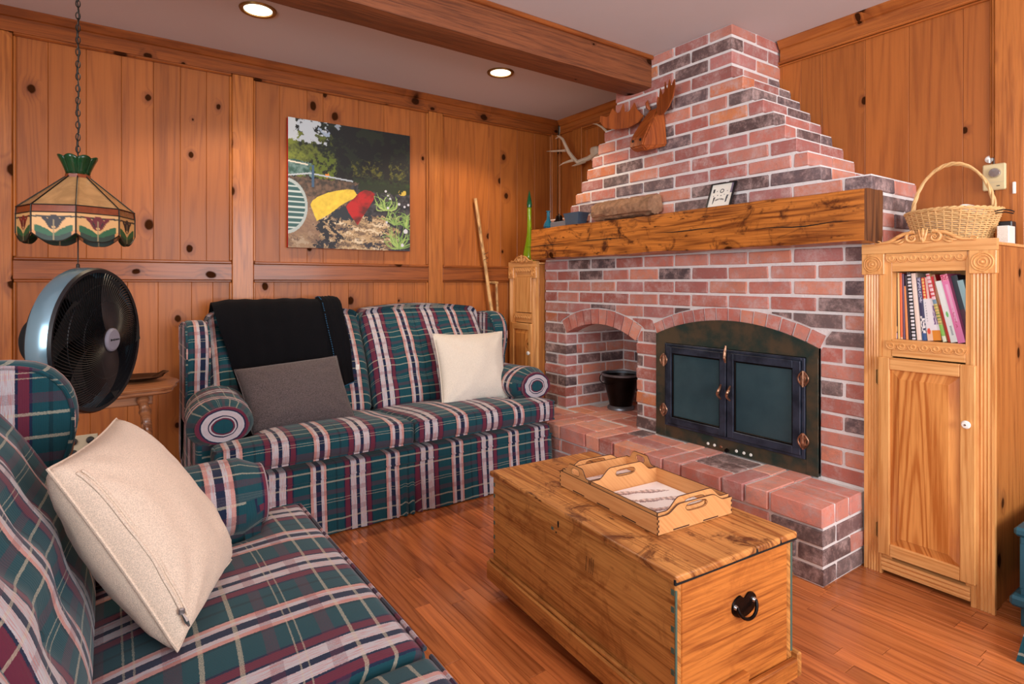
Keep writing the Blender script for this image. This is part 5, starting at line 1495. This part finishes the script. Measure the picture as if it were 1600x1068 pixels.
    if inpoly(u, v, YC): c = Vector(S(230, 196, 66))*(.92+.16*n2); 
    if inpoly(u, v, RC): c = Vector(S(176, 22, 24)).lerp(Vector(S(96, 22, 20)), max(0, min(1, .35+n*1.1)))
    if u > .68 and v > .46:
        for (x0, y0, x1, y1, bd, t_) in blades:
            dx, dy = x1-x0, y1-y0; L = dx*dx+dy*dy; q = ((u-x0)*dx+(v-y0)*dy)/L
            if 0 < q < 1:
                off = bd*sin(q*pi); ds = abs(((u-x0)*dy-(v-y0)*dx)/sqrt(L)-off)
                if ds < .0058*(1-q)+.0012: c = Vector(S(86, 128, 62)).lerp(Vector(S(170, 196, 110)), t_)
        for (x0, y0, r) in flw:
            if math.hypot(u-x0, v-y0) < r: c = Vector(S(206, 206, 214))
        if math.hypot(u-.93, (v-.50)*1.3) < .035 and n2 > -.1: c = Vector(S(206, 176, 70))
    return c
pa = thing('canoe_painting', (1.205, AY-.04, 1.305), 'square unframed canvas of a yellow and a red canoe on the pine wall', 'painting')
px0, px1, pz0, pz1 = .838, 1.590, 1.303, 2.044; yp = AY-.036
bx('stretcher', plain('red_canvas_edge', S(190, 34, 28), .7, var=.05), pa, px0, px1, yp, AY-.004, pz0, pz1, .001)
NX = 260
g = MB().grid(NX, NX, lambda a, b: (px0+(px1-px0)*a, yp-.0008, pz0+(pz1-pz0)*b))
obj('painted_canvas', g, M['print'], pa, smooth=0, colf=lambda p: paintfn((p.x-px0)/(px1-px0), 1-(p.z-pz0)/(pz1-pz0)))
# ================================================================ hanging stained-glass lamp
LC = Vector((-.085, 2.50, 0)); lp = thing('stained_glass_lamp', (LC.x, LC.y, 1.24), 'unlit stained-glass hanging lamp with red and dark tulips on a chain', 'pendant lamp')
R8 = .164; RN = .034
def lpt(r, i, z): a = -pi/2+i*pi/4; return Vector((LC.x+r*cos(a), LC.y+r*sin(a), z))
def tulip(col):
    def f(p, i):
        a0, a1 = lpt(R8, i, 0), lpt(R8, i+1, 0); d = a1-a0; u = ((p.x-a0.x)*d.x+(p.y-a0.y)*d.y)/d.length_squared; v = (1.327-p.z)/.075
        c = Vector(S(206, 158, 100)); x = (u-.5)*2
        if abs(v-.17) < .035: c = Vector(S(40, 36, 28))
        # petals
        w_ = .52-.5*(v-.12) if v < .8 else 0
        if .12 < v < .80:
            q = (v-.12)/.68
            inner = abs(x) < .26*sqrt(max(0, 1-((v-.34)/.26)**2)) if abs(v-.34) < .26 else False
            outer = abs(abs(x)-(.52-.62*q+.15*q*q)) < .13*(1-.6*q) and q < .85
            if outer or inner: c = Vector(col)
            if outer and inner: c = Vector(S(30, 24, 20))
        l1 = .62+.30*(abs(x)-.0)**1.0*-1*.75+.26
        top = .98-.62*abs(x)**.9 if abs(x) < .9 else 0
        if abs(x) < .88 and v > .60-.10*abs(x)+(.30*(1-abs(x))**2) and v < 1.02-.32*abs(x)**2.0: c = Vector(S(26, 84, 48))
        if v > 1.02-.30*abs(x)**1.6: c = Vector(S(18, 44, 30)) if abs(x) < .8 else Vector(S(196, 130, 74))
        if abs(x) < .02 and v > .3: c = Vector(S(150, 130, 90))
        if abs(x) > .97: c = Vector(S(40, 36, 28))
        return c
    return f
mp_ = M['gloss_print']
for i in range(8):
    gp = MB().add([lpt(RN, i, 1.464), lpt(RN, i+1, 1.464), lpt(R8*.985, i+1, 1.352), lpt(R8*.985, i, 1.352),
                   lpt(RN-.003, i, 1.461), lpt(RN-.003, i+1, 1.461), lpt(R8*.965, i+1, 1.350), lpt(R8*.965, i, 1.350)], [(0, 1, 2, 3), (7, 6, 5, 4), (0, 3, 7, 4), (1, 5, 6, 2), (0, 4, 5, 1), (3, 2, 6, 7)])
    obj('sloped_panel', gp, M['shade_amber'], lp, smooth=0)
    gp = MB().add([lpt(R8*.987, i, 1.3515), lpt(R8*.987, i+1, 1.3515), lpt(R8*1.0, i+1, 1.329), lpt(R8*1.0, i, 1.329),
                   lpt(R8*.97, i, 1.3515), lpt(R8*.97, i+1, 1.3515), lpt(R8*.985, i+1, 1.329), lpt(R8*.985, i, 1.329)], [(0, 1, 2, 3), (7, 6, 5, 4), (0, 3, 7, 4), (1, 5, 6, 2), (0, 4, 5, 1), (3, 2, 6, 7)])
    obj('band_panel', gp, M['shade_brown'], lp, smooth=0)
    n_ = 36
    def sk_(a, b):
        p = lpt(R8, i, 0).lerp(lpt(R8, i+1, 0), a); bot = 1.262-.026*sin(pi*a)-.004*abs(sin(2*pi*a)); z = 1.327*(1-b)+bot*b; return (p.x, p.y, z)
    f_ = tulip(S(96, 18, 28) if i in (0, 4) else (S(30, 20, 24) if i % 2 else S(110, 30, 26)))
    so = obj('skirt_panel', MB().grid(n_, 30, sk_), mp_, lp, smooth=0, colf=lambda p: f_(p, i))
    md = so.modifiers.new('thick', 'SOLIDIFY'); md.thickness = .003
    cm = MB().tube([lpt(RN, i, 1.466), lpt(R8, i, 1.352), lpt(R8+.001, i, 1.329), lpt(R8+.001, i, 1.264)], .0022, 6)
    cm.tube([lpt(R8+.001, i, 1.352), lpt(R8+.001, i+1, 1.352)], .0018, 5).tube([lpt(R8+.002, i, 1.328), lpt(R8+.002, i+1, 1.328)], .0018, 5)
    cm.tube([Vector(sk_(j/14, 1)) for j in range(15)], .0018, 5)
    obj('came', cm, M['lead'], lp)
    def crn(a, b):
        an = -pi/2+(i+a)*pi/4; r = .032+.020*b**1.3+.006*sin(pi*a)*b; return (LC.x+r*cos(an), LC.y+r*sin(an), 1.474+.055*b+.008*sin(pi*a)*b)
    co = obj('crown_panel', MB().grid(8, 6, crn), M['shade_green'], lp, smooth=40)
    md = co.modifiers.new('thick', 'SOLIDIFY'); md.thickness = .002
obj('neck_band', MB().lathe([(.028, 1.462), (.036, 1.462), (.036, 1.474), (.028, 1.474)], 8, (LC.x, LC.y, 0), close=True), M['shade_brown'], lp)
cha = MB(); z = 1.50; i = 0
while z < HC:
    pts = [(LC.x+(.006*cos(a) if i % 2 else 0), LC.y+(0 if i % 2 else .006*cos(a)), z+.013*sin(a)) for a in [2*pi*j/10 for j in range(10)]]
    cha.tube(pts, .0018, 5, closed=True); z += .021; i += 1
obj('chain', cha, M['lead'], lp)
obj('flex', MB().tube([(LC.x+.003*sin(k_*1.1), LC.y+.003*cos(k_*1.1), 1.48+k_*.0225) for k_ in range(39)], .0022, 6), M['cord'], lp)
obj('pull_cord', MB().tube([(LC.x, LC.y-.0, 1.40), (LC.x, LC.y, 1.17)], .0022, 6).lathe([(0, -.02), (.006, -.016), (.005, 0), (0, .004)], 10, (LC.x, LC.y, 1.165)), M['cord'], lp)
obj('socket', MB().lathe([(0, 0), (.02, 0), (.022, .05), (.012, .075), (0, .08)], 18, (LC.x, LC.y, 1.37)), M['brass'], lp)
# ================================================================ floor fan
FC = Vector((-.024, 2.226, .922)); fa = thing('pedestal_fan', (FC.x-.10, FC.y+.09, 0), 'black pedestal fan with a blue-grey rim and grey hub, behind the foreground sofa', 'fan')
ang = radians(60); nf = Vector((sin(ang), -cos(ang), 0)); rt = Vector((cos(ang), sin(ang), 0)); upv = Vector((0, 0, 1))
def fp_(r, a, d): return FC+rt*(r*cos(a))+upv*(r*sin(a))+nf*d
RF = .222
def ring(mb, prof, n=64):
    vs = []; fs = []; k = len(prof)
    for i in range(n):
        a = 2*pi*i/n
        for r, d in prof: vs.append(fp_(r, a, d))
    for i in range(n):
        for j in range(k-1): fs.append((i*k+j, ((i+1) % n)*k+j, ((i+1) % n)*k+j+1, i*k+j+1))
    return mb.add(vs, fs)
obj('rim_band', ring(MB(), [(RF-.004, 0), (RF, -.002), (RF+.004, -.02), (RF+.004, -.05), (RF-.002, -.062), (RF-.008, -.062)]), M['silver'], fa)
obj('rim_edge', ring(MB(), [(RF-.012, .004), (RF-.002, .006), (RF+.003, -.002), (RF-.004, -.004)]), M['black'], fa)
obj('rear_shell', ring(MB(), [(RF-.006, -.062), (RF-.03, -.085), (.13, -.118), (.075, -.125), (.07, -.185), (.05, -.20), (0, -.20)]), M['soot'], fa)
wr_ = MB()
nw = 100
for i in range(nw):
    a = 2*pi*i/nw; pts = []
    for k_ in range(9):
        t_ = k_/8; r = .040+(RF-.048)*t_; pts.append(fp_(r, a-.85*t_**1.1, .036*(1-t_**2.4)+.002))
    wr_.tube(pts, .0014, 3, cap=False)
for r, d in ((.120, .030), (.172, .018)):
    wr_.tube([fp_(r, 2*pi*j/48, d) for j in range(48)], .0014, 4, closed=True)
tag(obj('grille_wires', wr_, M['black'], fa), kind='stuff')
obj('hub_cap', ring(MB(), [(0, .048), (.030, .047), (.036, .043), (.038, .032)], 36), M['hubgrey'], fa)
obj('hub_ring', ring(MB(), [(.038, .040), (.043, .038), (.043, .028)], 36), M['black'], fa)
lm = MB()
for i, (w_, h_) in enumerate(((.0045, .007), (.003, .005), (.0045, .005), (.003, .007), (.004, .005), (.0045, .005), (.003, .005), (.0045, .005))):
    x_ = -.021+i*.0058; p_ = [FC+rt*(x_+a)+upv*b+nf*.0484 for a, b in ((0, -h_/2), (w_, -h_/2), (w_, h_/2), (0, h_/2))]
    lm.add(p_+[q+nf*.0003 for q in p_], [(0, 1, 2, 3), (4, 5, 6, 7), (0, 1, 5, 4), (1, 2, 6, 5), (2, 3, 7, 6), (3, 0, 4, 7)])
tag(obj('hub_lettering', lm, M['black'], fa, smooth=0), kind='stuff')
for kb in range(5):
    def bl_(u, v, kb=kb):
        r = .04+.155*u; a = kb*2*pi/5+(v-.5)*(1.0+.15*u)+.5*u; return fp_(r, a, .012-.05*v+.01*u)
    obj('blade', MB().grid(8, 6, bl_), M['soot'], fa)
obj('blade_hub', ring(MB(), [(0, .03), (.04, .028), (.045, -.04), (0, -.05)], 24), M['black'], fa)
mc = FC+nf*(-.20); pb = Vector((mc.x, mc.y, 0))+nf*.06
obj('pole', MB().tube([(pb.x, pb.y, .03), (pb.x, pb.y, FC.z-.05)], .014, 14), M['black'], fa)
obj('base', MB().lathe([(0, 0), (.20, 0), (.205, .01), (.19, .022), (.05, .034), (.025, .06), (0, .06)], 40, (pb.x, pb.y, 0)), M['black'], fa)
# ================================================================ side table
tcx, tcy, ttz = .005, 2.775, .70
ta_ = thing('side_table', (tcx, tcy, 0), 'small scalloped wooden side table with rope-twist legs between the sofas', 'side table')
def outline(a, grow=0):
    c_, s_ = cos(a), sin(a); r = 1/((abs(c_)**3.2+abs(s_)**3.2)**(1/3.2)); w_ = 1+.035*cos(8*a); return (tcx+(.228+grow)*r*c_*w_, tcy+(.205+grow)*r*s_*w_)
vs = []; fs = []; n = 96; pr = [(-.03, -.030), (-.012, -.030), (-.004, -.024), (-.008, -.017), (.0, -.012), (.003, -.004), (-.003, 0)]
for i in range(n):
    for g_, dz in pr: p = outline(2*pi*i/n, g_); vs.append((p[0], p[1], ttz+dz))
k = len(pr)
for i in range(n):
    for j in range(k-1): fs.append((i*k+j, ((i+1) % n)*k+j, ((i+1) % n)*k+j+1, i*k+j+1))
fs.append(tuple(i*k+k-1 for i in range(n))); fs.append(tuple(i*k for i in range(n))[::-1])
obj('table_top', MB().add(vs, fs), M['table'], ta_, smooth=35)
bx('apron', M['table'], ta_, tcx-.14, tcx+.14, tcy-.115, tcy+.115, ttz-.075, ttz-.0305, .004)
for sx in (-1, 1):
    for sy in (-1, 1):
        a = Vector((tcx+sx*.105, tcy+sy*.125, ttz-.04)); b = Vector((tcx+sx*.19, tcy+sy*.19, .0))
        ax = (b-a).normalized(); s1 = ax.orthogonal().normalized(); s2 = ax.cross(s1); mb = MB(); N = 70; n = 14; vs = []; fs = []
        for j in range(N+1):
            t = j/N; c_ = a.lerp(b, t); base = .0135
            if t < .12: base = .018+.004*sin(t*90)
            if t > .94: base = .017
            for q in range(n):
                an = 2*pi*q/n; r = base*(1+(.22*cos(3*an+t*42) if .12 <= t <= .94 else 0)); vs.append(c_+(s1*cos(an)+s2*sin(an))*r)
        fs = [(j*n+q, j*n+(q+1) % n, (j+1)*n+(q+1) % n, (j+1)*n+q) for j in range(N) for q in range(n)]+[tuple(range(n)), tuple(N*n+q for q in range(n))]
        obj('leg', MB().add(vs, fs), M['table'], ta_)
dd = MB().lathe([(0, .004), (.055, .006), (.085, .018), (.087, .020), (.082, .020), (.05, .010), (0, .009)], 36, (.10, 2.80, .7005))
dd.v = [(p[0]+(p[0]-.10)*.25, p[1], p[2]+(.012 if p[0] > .17 else 0)) for p in dd.v]
tag(obj('dark_dish', dd, M['iron']), 'dark leaf-shaped metal dish on the side table', 'dish')
# ================================================================ moose head on the chimney
mo = thing('wooden_moose_head', (2.42, 2.09, 1.80), 'carved wooden moose head with flat antlers hung on the brick chimney', 'moose head')
X = FX-.002
hv = [(X, 2.150, 1.99), (X, 2.050, 2.01), (X-.03, 2.135, 2.035), (X-.03, 2.065, 2.04),            # crown
      (X, 2.155, 1.83), (X, 2.035, 1.83),                                                      # jaw at wall
      (X-.085, 2.148, 1.965), (X-.085, 2.070, 1.965),                                          # brow
      (X-.150, 2.165, 1.865), (X-.150, 2.060, 1.86), (X-.160, 2.160, 1.815), (X-.160, 2.065, 1.812), (X-.12, 2.150, 1.798), (X-.12, 2.075, 1.795)]
bmh = bmesh.new()
for p in hv: bmh.verts.new(p)
bmesh.ops.convex_hull(bmh, input=bmh.verts[:]); bmesh.ops.bevel(bmh, geom=bmh.edges[:], offset=.006, segments=2, affect='EDGES')
bmh.verts.index_update(); hm_ = MB().add([v.co[:] for v in bmh.verts], [tuple(v.index for v in f.verts) for f in bmh.faces]); bmh.free()
obj('head', hm_, M['moose'], mo, smooth=20)
for y_, s_ in ((2.066, -1), (2.158, 1)):
    obj('eye', MB().lathe([(0, .004), (.006, .003), (.009, 0)], 14, (X-.070, y_-s_*.002, 1.945), M=Matrix.Rotation(pi/2 if s_ < 0 else -pi/2, 3, 'X')), M['soot'], mo)
    obj('nostril', MB().lathe([(0, .003), (.005, .002), (.008, 0)], 12, (X-.154, y_ -s_*.020, 1.850), M=Matrix.Rotation(-pi/2, 3, 'Y')), M['soot'], mo)
    e0 = Vector((X-.03, 2.10+s_*.030, 2.035))
    obj('ear', MB().tube([e0, e0+Vector((-.008, s_*.008, .018)), e0+Vector((-.012, s_*.010, .040)), e0+Vector((-.010, s_*.004, .055))], [.006, .012, .009, .001], 8), M['moose'], mo)
def antler_plate(s_):
    """flat curved palm with points; s_=+1 towards the far wall"""
    out = [(.03, .0), (.07, .045), (.085, .085), (.095, .06), (.12, .045), (.145, .05), (.15, .095), (.17, .055), (.20, .050), (.215, .085), (.232, .050), (.262, .040), (.285, .062), (.288, .030), (.262, -.010), (.20, -.035), (.12, -.045), (.06, -.030)]
    mb = MB(); k = len(out)
    def pos(p, t): q = p[0]/.29; return (X-.045-(.085 if s_ > 0 else .05)*q**1.3-t, 2.105+s_*(.02+p[0]*(.98 if s_ > 0 else .62)), 2.01+p[1]*(1.0 if s_ > 0 else 1.15)+(-.02 if s_ > 0 else .045)*q)
    inn = (.14, .0)
    vs = [pos(p, 0) for p in out]+[pos(p, .008) for p in out]+[pos(inn, 0), pos(inn, .008)]
    fs = []
    for i in range(k):
        j = (i+1) % k; fs += [(i, j, 2*k), (k+j, k+i, 2*k+1), (i, k+i, k+j, j)]
    return mb.add(vs, fs)
obj('antler', antler_plate(1), M['moose'], mo, smooth=0); obj('antler', antler_plate(-1), M['moose'], mo, smooth=0)
# ================================================================ deer antlers on a plaque
an_ = thing('deer_antler_mount', (2.82, 2.98, 1.90), 'pale deer antlers on a wooden plaque in the far corner', 'antlers')
pq = [(2.90, 1.90), (3.00, 1.90), (3.045, 1.96), (3.05, 2.03), (3.02, 2.045), (2.985, 2.075), (2.94, 2.075), (2.90, 2.045)]
obj('plaque', MB().prism(pq, 'x', BX-.020, BX-.001), M['moose'], an_, smooth=0)
sk_m = rbox(2.742, 2.829, 2.90, 2.985, 1.945, 2.045, .03, (3, 3, 3), lambda x, y, z, q: (x-.01*q[2], y, z)); obj('skull_plate', sk_m, M['antler'], an_, smooth=70)
def branch(pts, rr): return MB().tube(pts, rr, 8)
am = branch([(2.775, 2.965, 1.995), (2.765, 3.010, 1.975), (2.72, 3.075, 1.954), (2.69, 3.092, 1.985), (2.67, 3.112, 2.025), (2.66, 3.135, 2.074), (2.66, 3.166, 2.125), (2.67, 3.218, 2.158), (2.68, 3.271, 2.153)], [.018, .017, .016, .015, .013, .012, .010, .008, .003])
am.tube([(2.67, 3.147, 2.043), (2.665, 3.185, 2.048), (2.66, 3.269, 2.06), (2.655, 3.347, 2.073)], [.010, .008, .006, .001], 7)
am.tube([(2.69, 3.083, 1.966), (2.67, 3.112, 1.96), (2.655, 3.155, 1.952), (2.65, 3.198, 1.938)], [.011, .009, .006, .001], 7)
am.tube([(2.75, 3.033, 1.956), (2.7, 3.036, 1.934), (2.66, 3.032, 1.919), (2.63, 3.036, 1.909)], [.012, .009, .006, .001], 7)
am.tube([(2.67, 3.222, 2.157), (2.665, 3.234, 2.169)], [.007, .002], 6)
obj('antler', am, M['antler'], an_)
am = branch([(2.76, 2.954, 1.958), (2.7, 2.843, 1.958), (2.66, 2.726, 1.984), (2.655, 2.691, 2.033), (2.655, 2.713, 2.079), (2.66, 2.77, 2.126), (2.665, 2.821, 2.156), (2.67, 2.865, 2.169)], [.018, .015, .013, .011, .009, .007, .005, .001])
obj('antler', am, M['antler'], an_)
# ================================================================ on the mantel and the left cabinet
MZ = 1.4575
def bark_log():
    n = 26; N = 30; vs = []; fs = []
    for j in range(N+1):
        y = 2.055+.44*j/N
        for i in range(n):
            a = 2*pi*i/n; fl = .046 if sin(a) < -.55 else .060
            r = fl*(1+.16*noise.noise(Vector((cos(a)*2, sin(a)*2, y*11)))+.13*noise.noise(Vector((cos(a)*6, sin(a)*6, y*45))))
            vs.append((2.362+r*cos(a)*.95, y+.012*noise.noise(Vector((cos(a), sin(a), 9+j//30))), MZ+.044+r*sin(a)))
    fs = [(j*n+i, j*n+(i+1) % n, (j+1)*n+(i+1) % n, (j+1)*n+i) for j in range(N) for i in range(n)]
    return vs, fs, n, N
vs, fs, n, N = bark_log()
zmin = min(p[2] if not isinstance(p, Vector) else p.z for p in vs)
vs = [(p[0], p[1], p[2]-zmin+MZ) for p in vs]
lg = thing('firewood_log', (2.362, 2.275, MZ), 'short bark-covered log lying on the mantel', 'log')
obj('bark', MB().add(vs, fs), M['bark'], lg)
obj('cut_end', MB().add(vs[:n], [tuple(range(n))]), M['bark'], lg, smooth=0); obj('cut_end', MB().add(vs[-n:], [tuple(range(n))]), M['bark'], lg, smooth=0)
# framed print
fr = thing('framed_print', (2.42, 1.68, MZ), 'small black-framed print leaning on the chimney, standing on the mantel', 'picture frame')
def fr_pt(a, b, d): return (2.372+.050*b-d, 1.747-.134*a, MZ+.001+.122*b)
def fbar(a0, a1, b0, b1):
    v = [fr_pt(a, b, d) for d in (0, .010) for (a, b) in ((a0, b0), (a1, b0), (a1, b1), (a0, b1))]
    return v, [(3, 2, 1, 0), (4, 5, 6, 7), (0, 1, 5, 4), (1, 2, 6, 5), (2, 3, 7, 6), (3, 0, 4, 7)]
mb = MB()
for q in ((0, 1, 0, .045), (0, 1, .955, 1), (0, .05, .045, .955), (.95, 1, .045, .955)): mb.add(*fbar(*q))
obj('frame', mb, M['black'], fr, smooth=0)
def prt(u, v):
    c = Vector(S(240, 238, 226)); k_ = Vector(S(50, 50, 56))
    if .10 < u < .17 and .62 < v < .80: c = k_
    if abs(math.hypot(u-.5, v-.68)-.075) < .018: c = k_
    for (a, b) in ((.28, .68), (.74, .66), (.34, .50), (.5, .47), (.64, .51), (.16, .48)):
        if math.hypot(u-a, (v-b)) < .022: c = k_
    if .18 < u < .26 and .12 < v < .42 and (u-.18) < .08*(v/.42): c = k_
    if .74 < u < .80+.14*(v-.18) and .16 < v < .48 and u > .70+.2*(v-.16): c = Vector(S(70, 80, 86))
    if .28 < u < .68 and .22-.0 < v < .40:
        arc = .27+.05*(1-((u-.48)/.2)**2)
        if abs(v-arc) < .035 and int(u*42) % 3: c = k_
    if .88 < u and v > .55: c = Vector(S(130, 120, 140))
    return c
g = MB().grid(60, 60, lambda a, b: fr_pt(.05+.90*a, .045+.91*b, .004))
obj('print', g, M['gloss_print'], fr, smooth=0, colf=lambda p: prt((1.747-p.y)/.134/.9-.055, ((p.z-MZ-.001)/.122-.045)/.91))
# green bottle on the left cabinet
gb = thing('green_glass_decanter', (2.44, 3.27, 1.2405), 'tall slender green glass decanter with pointed stopper on the corner cabinet', 'bottle')
cg = (2.44, 3.27, 1.2405)
obj('bottle', MB().lathe([(0, .002), (.036, .002), (.044, .015), (.046, .040), (.040, .085), (.026, .15), (.017, .21), (.0145, .29), (.0145, .385), (.016, .390), (.013, .392)], 32, cg), M['glass_green'], gb)
obj('stopper', MB().lathe([(0, .385), (.016, .393), (.019, .415), (.015, .445), (.006, .49), (.001, .515)], 24, cg), M['glass_darkgreen'], gb)
bb = thing('blue_glass_bottle', (2.36, 2.955, MZ), 'small blue-green glass bottle at the left end of the mantel', 'bottle')
obj('bottle', MB().lathe([(0, .001), (.030, .001), (.034, .010), (.028, .032), (.014, .052), (.0105, .070), (.011, .104), (.015, .108), (.015, .113), (.009, .113)], 28, (2.36, 2.955, MZ)), M['glass_blue'], bb)
ir = MB().lathe([(0, 0), (.034, 0), (.036, .006), (.026, .012), (.022, .034), (.018, .040), (.004, .042), (.003, .052), (0, .053)], 20, (0, 0, 0)).xf(Matrix.Translation((2.378, 2.868, MZ+.036)) @ Matrix.Diagonal((.75, 1.15, 1, 1)))
tag(obj('iron_figurine', ir, M['iron']), 'small dark iron hat-shaped ornament on the mantel', 'ornament')
sd = bx('slate_block', plain('grey_slate', S(112, 112, 120), .7, bumpv=.4), None, 2.35, 2.42, 2.775, 2.925, MZ, MZ+.0355, .004); tag(sd, 'grey stone slab under the dark iron ornament on the mantel', 'stone')
pt_ = thing('blue_grey_planter', (2.36, 2.68, MZ), 'blue-grey square tapered pot on the mantel, left of the log', 'pot')
cxp, cyp = 2.362, 2.685
def sq(h, z, r=0): return [(cxp-h*.62, cyp-h, z), (cxp+h*.62, cyp-h, z), (cxp+h*.62, cyp+h, z), (cxp-h*.62, cyp+h, z)]
vs = sq(.052, MZ)+sq(.070, MZ+.070)+sq(.072, MZ+.073)+sq(.066, MZ+.073)+sq(.055, MZ+.02)
fs = [(3, 2, 1, 0)]+[(j*4+i, j*4+(i+1) % 4, (j+1)*4+(i+1) % 4, (j+1)*4+i) for j in range(4) for i in range(4)]+[(16, 17, 18, 19)]
obj('pot', MB().add(vs, fs), plain('blue_grey_glaze', S(64, 84, 104), .35), pt_, smooth=0)
# walking sticks in the corner
def stickmesh(p0, p1, r0, r1, wob):
    p0, p1 = Vector(p0), Vector(p1); return MB().tube([p0.lerp(p1, i/30)+Vector((noise.noise(Vector((i*.3, wob, 0)))*.006, noise.noise(Vector((i*.3, wob, 5)))*.006, 0)) for i in range(31)], [r0+(r1-r0)*i/30+noise.noise(Vector((i*.9, wob, 2)))*.0012 for i in range(31)], 10)
ws = thing('walking_stick', (2.31, 3.40, 0), 'long peeled wooden hiking stick leaning in the far left corner', 'walking stick')
obj('shaft', stickmesh((2.320, 3.33, .006), (2.082, 3.415, 1.685), .013, .012, 1), M['stick'], ws)
obj('wrist_cord', MB().tube([(2.148+.015*cos(a), 3.385+.015*sin(a), 1.24+.006*a) for a in [i*.5 for i in range(26)]], .0018, 5), M['cord'], ws)
cn = thing('walking_cane', (2.26, 3.36, 0), 'short wooden cane with a straight cross handle behind the sofa wing', 'cane')
obj('shaft', stickmesh((2.285, 3.375, .006), (2.250, 3.405, 1.095), .010, .009, 4), M['stick'], cn)
obj('handle', MB().tube([(2.178, 3.405, 1.106), (2.20, 3.405, 1.104), (2.24, 3.405, 1.103), (2.262, 3.405, 1.101)], [.008, .0095, .010, .009], 10), M['stick'], cn)
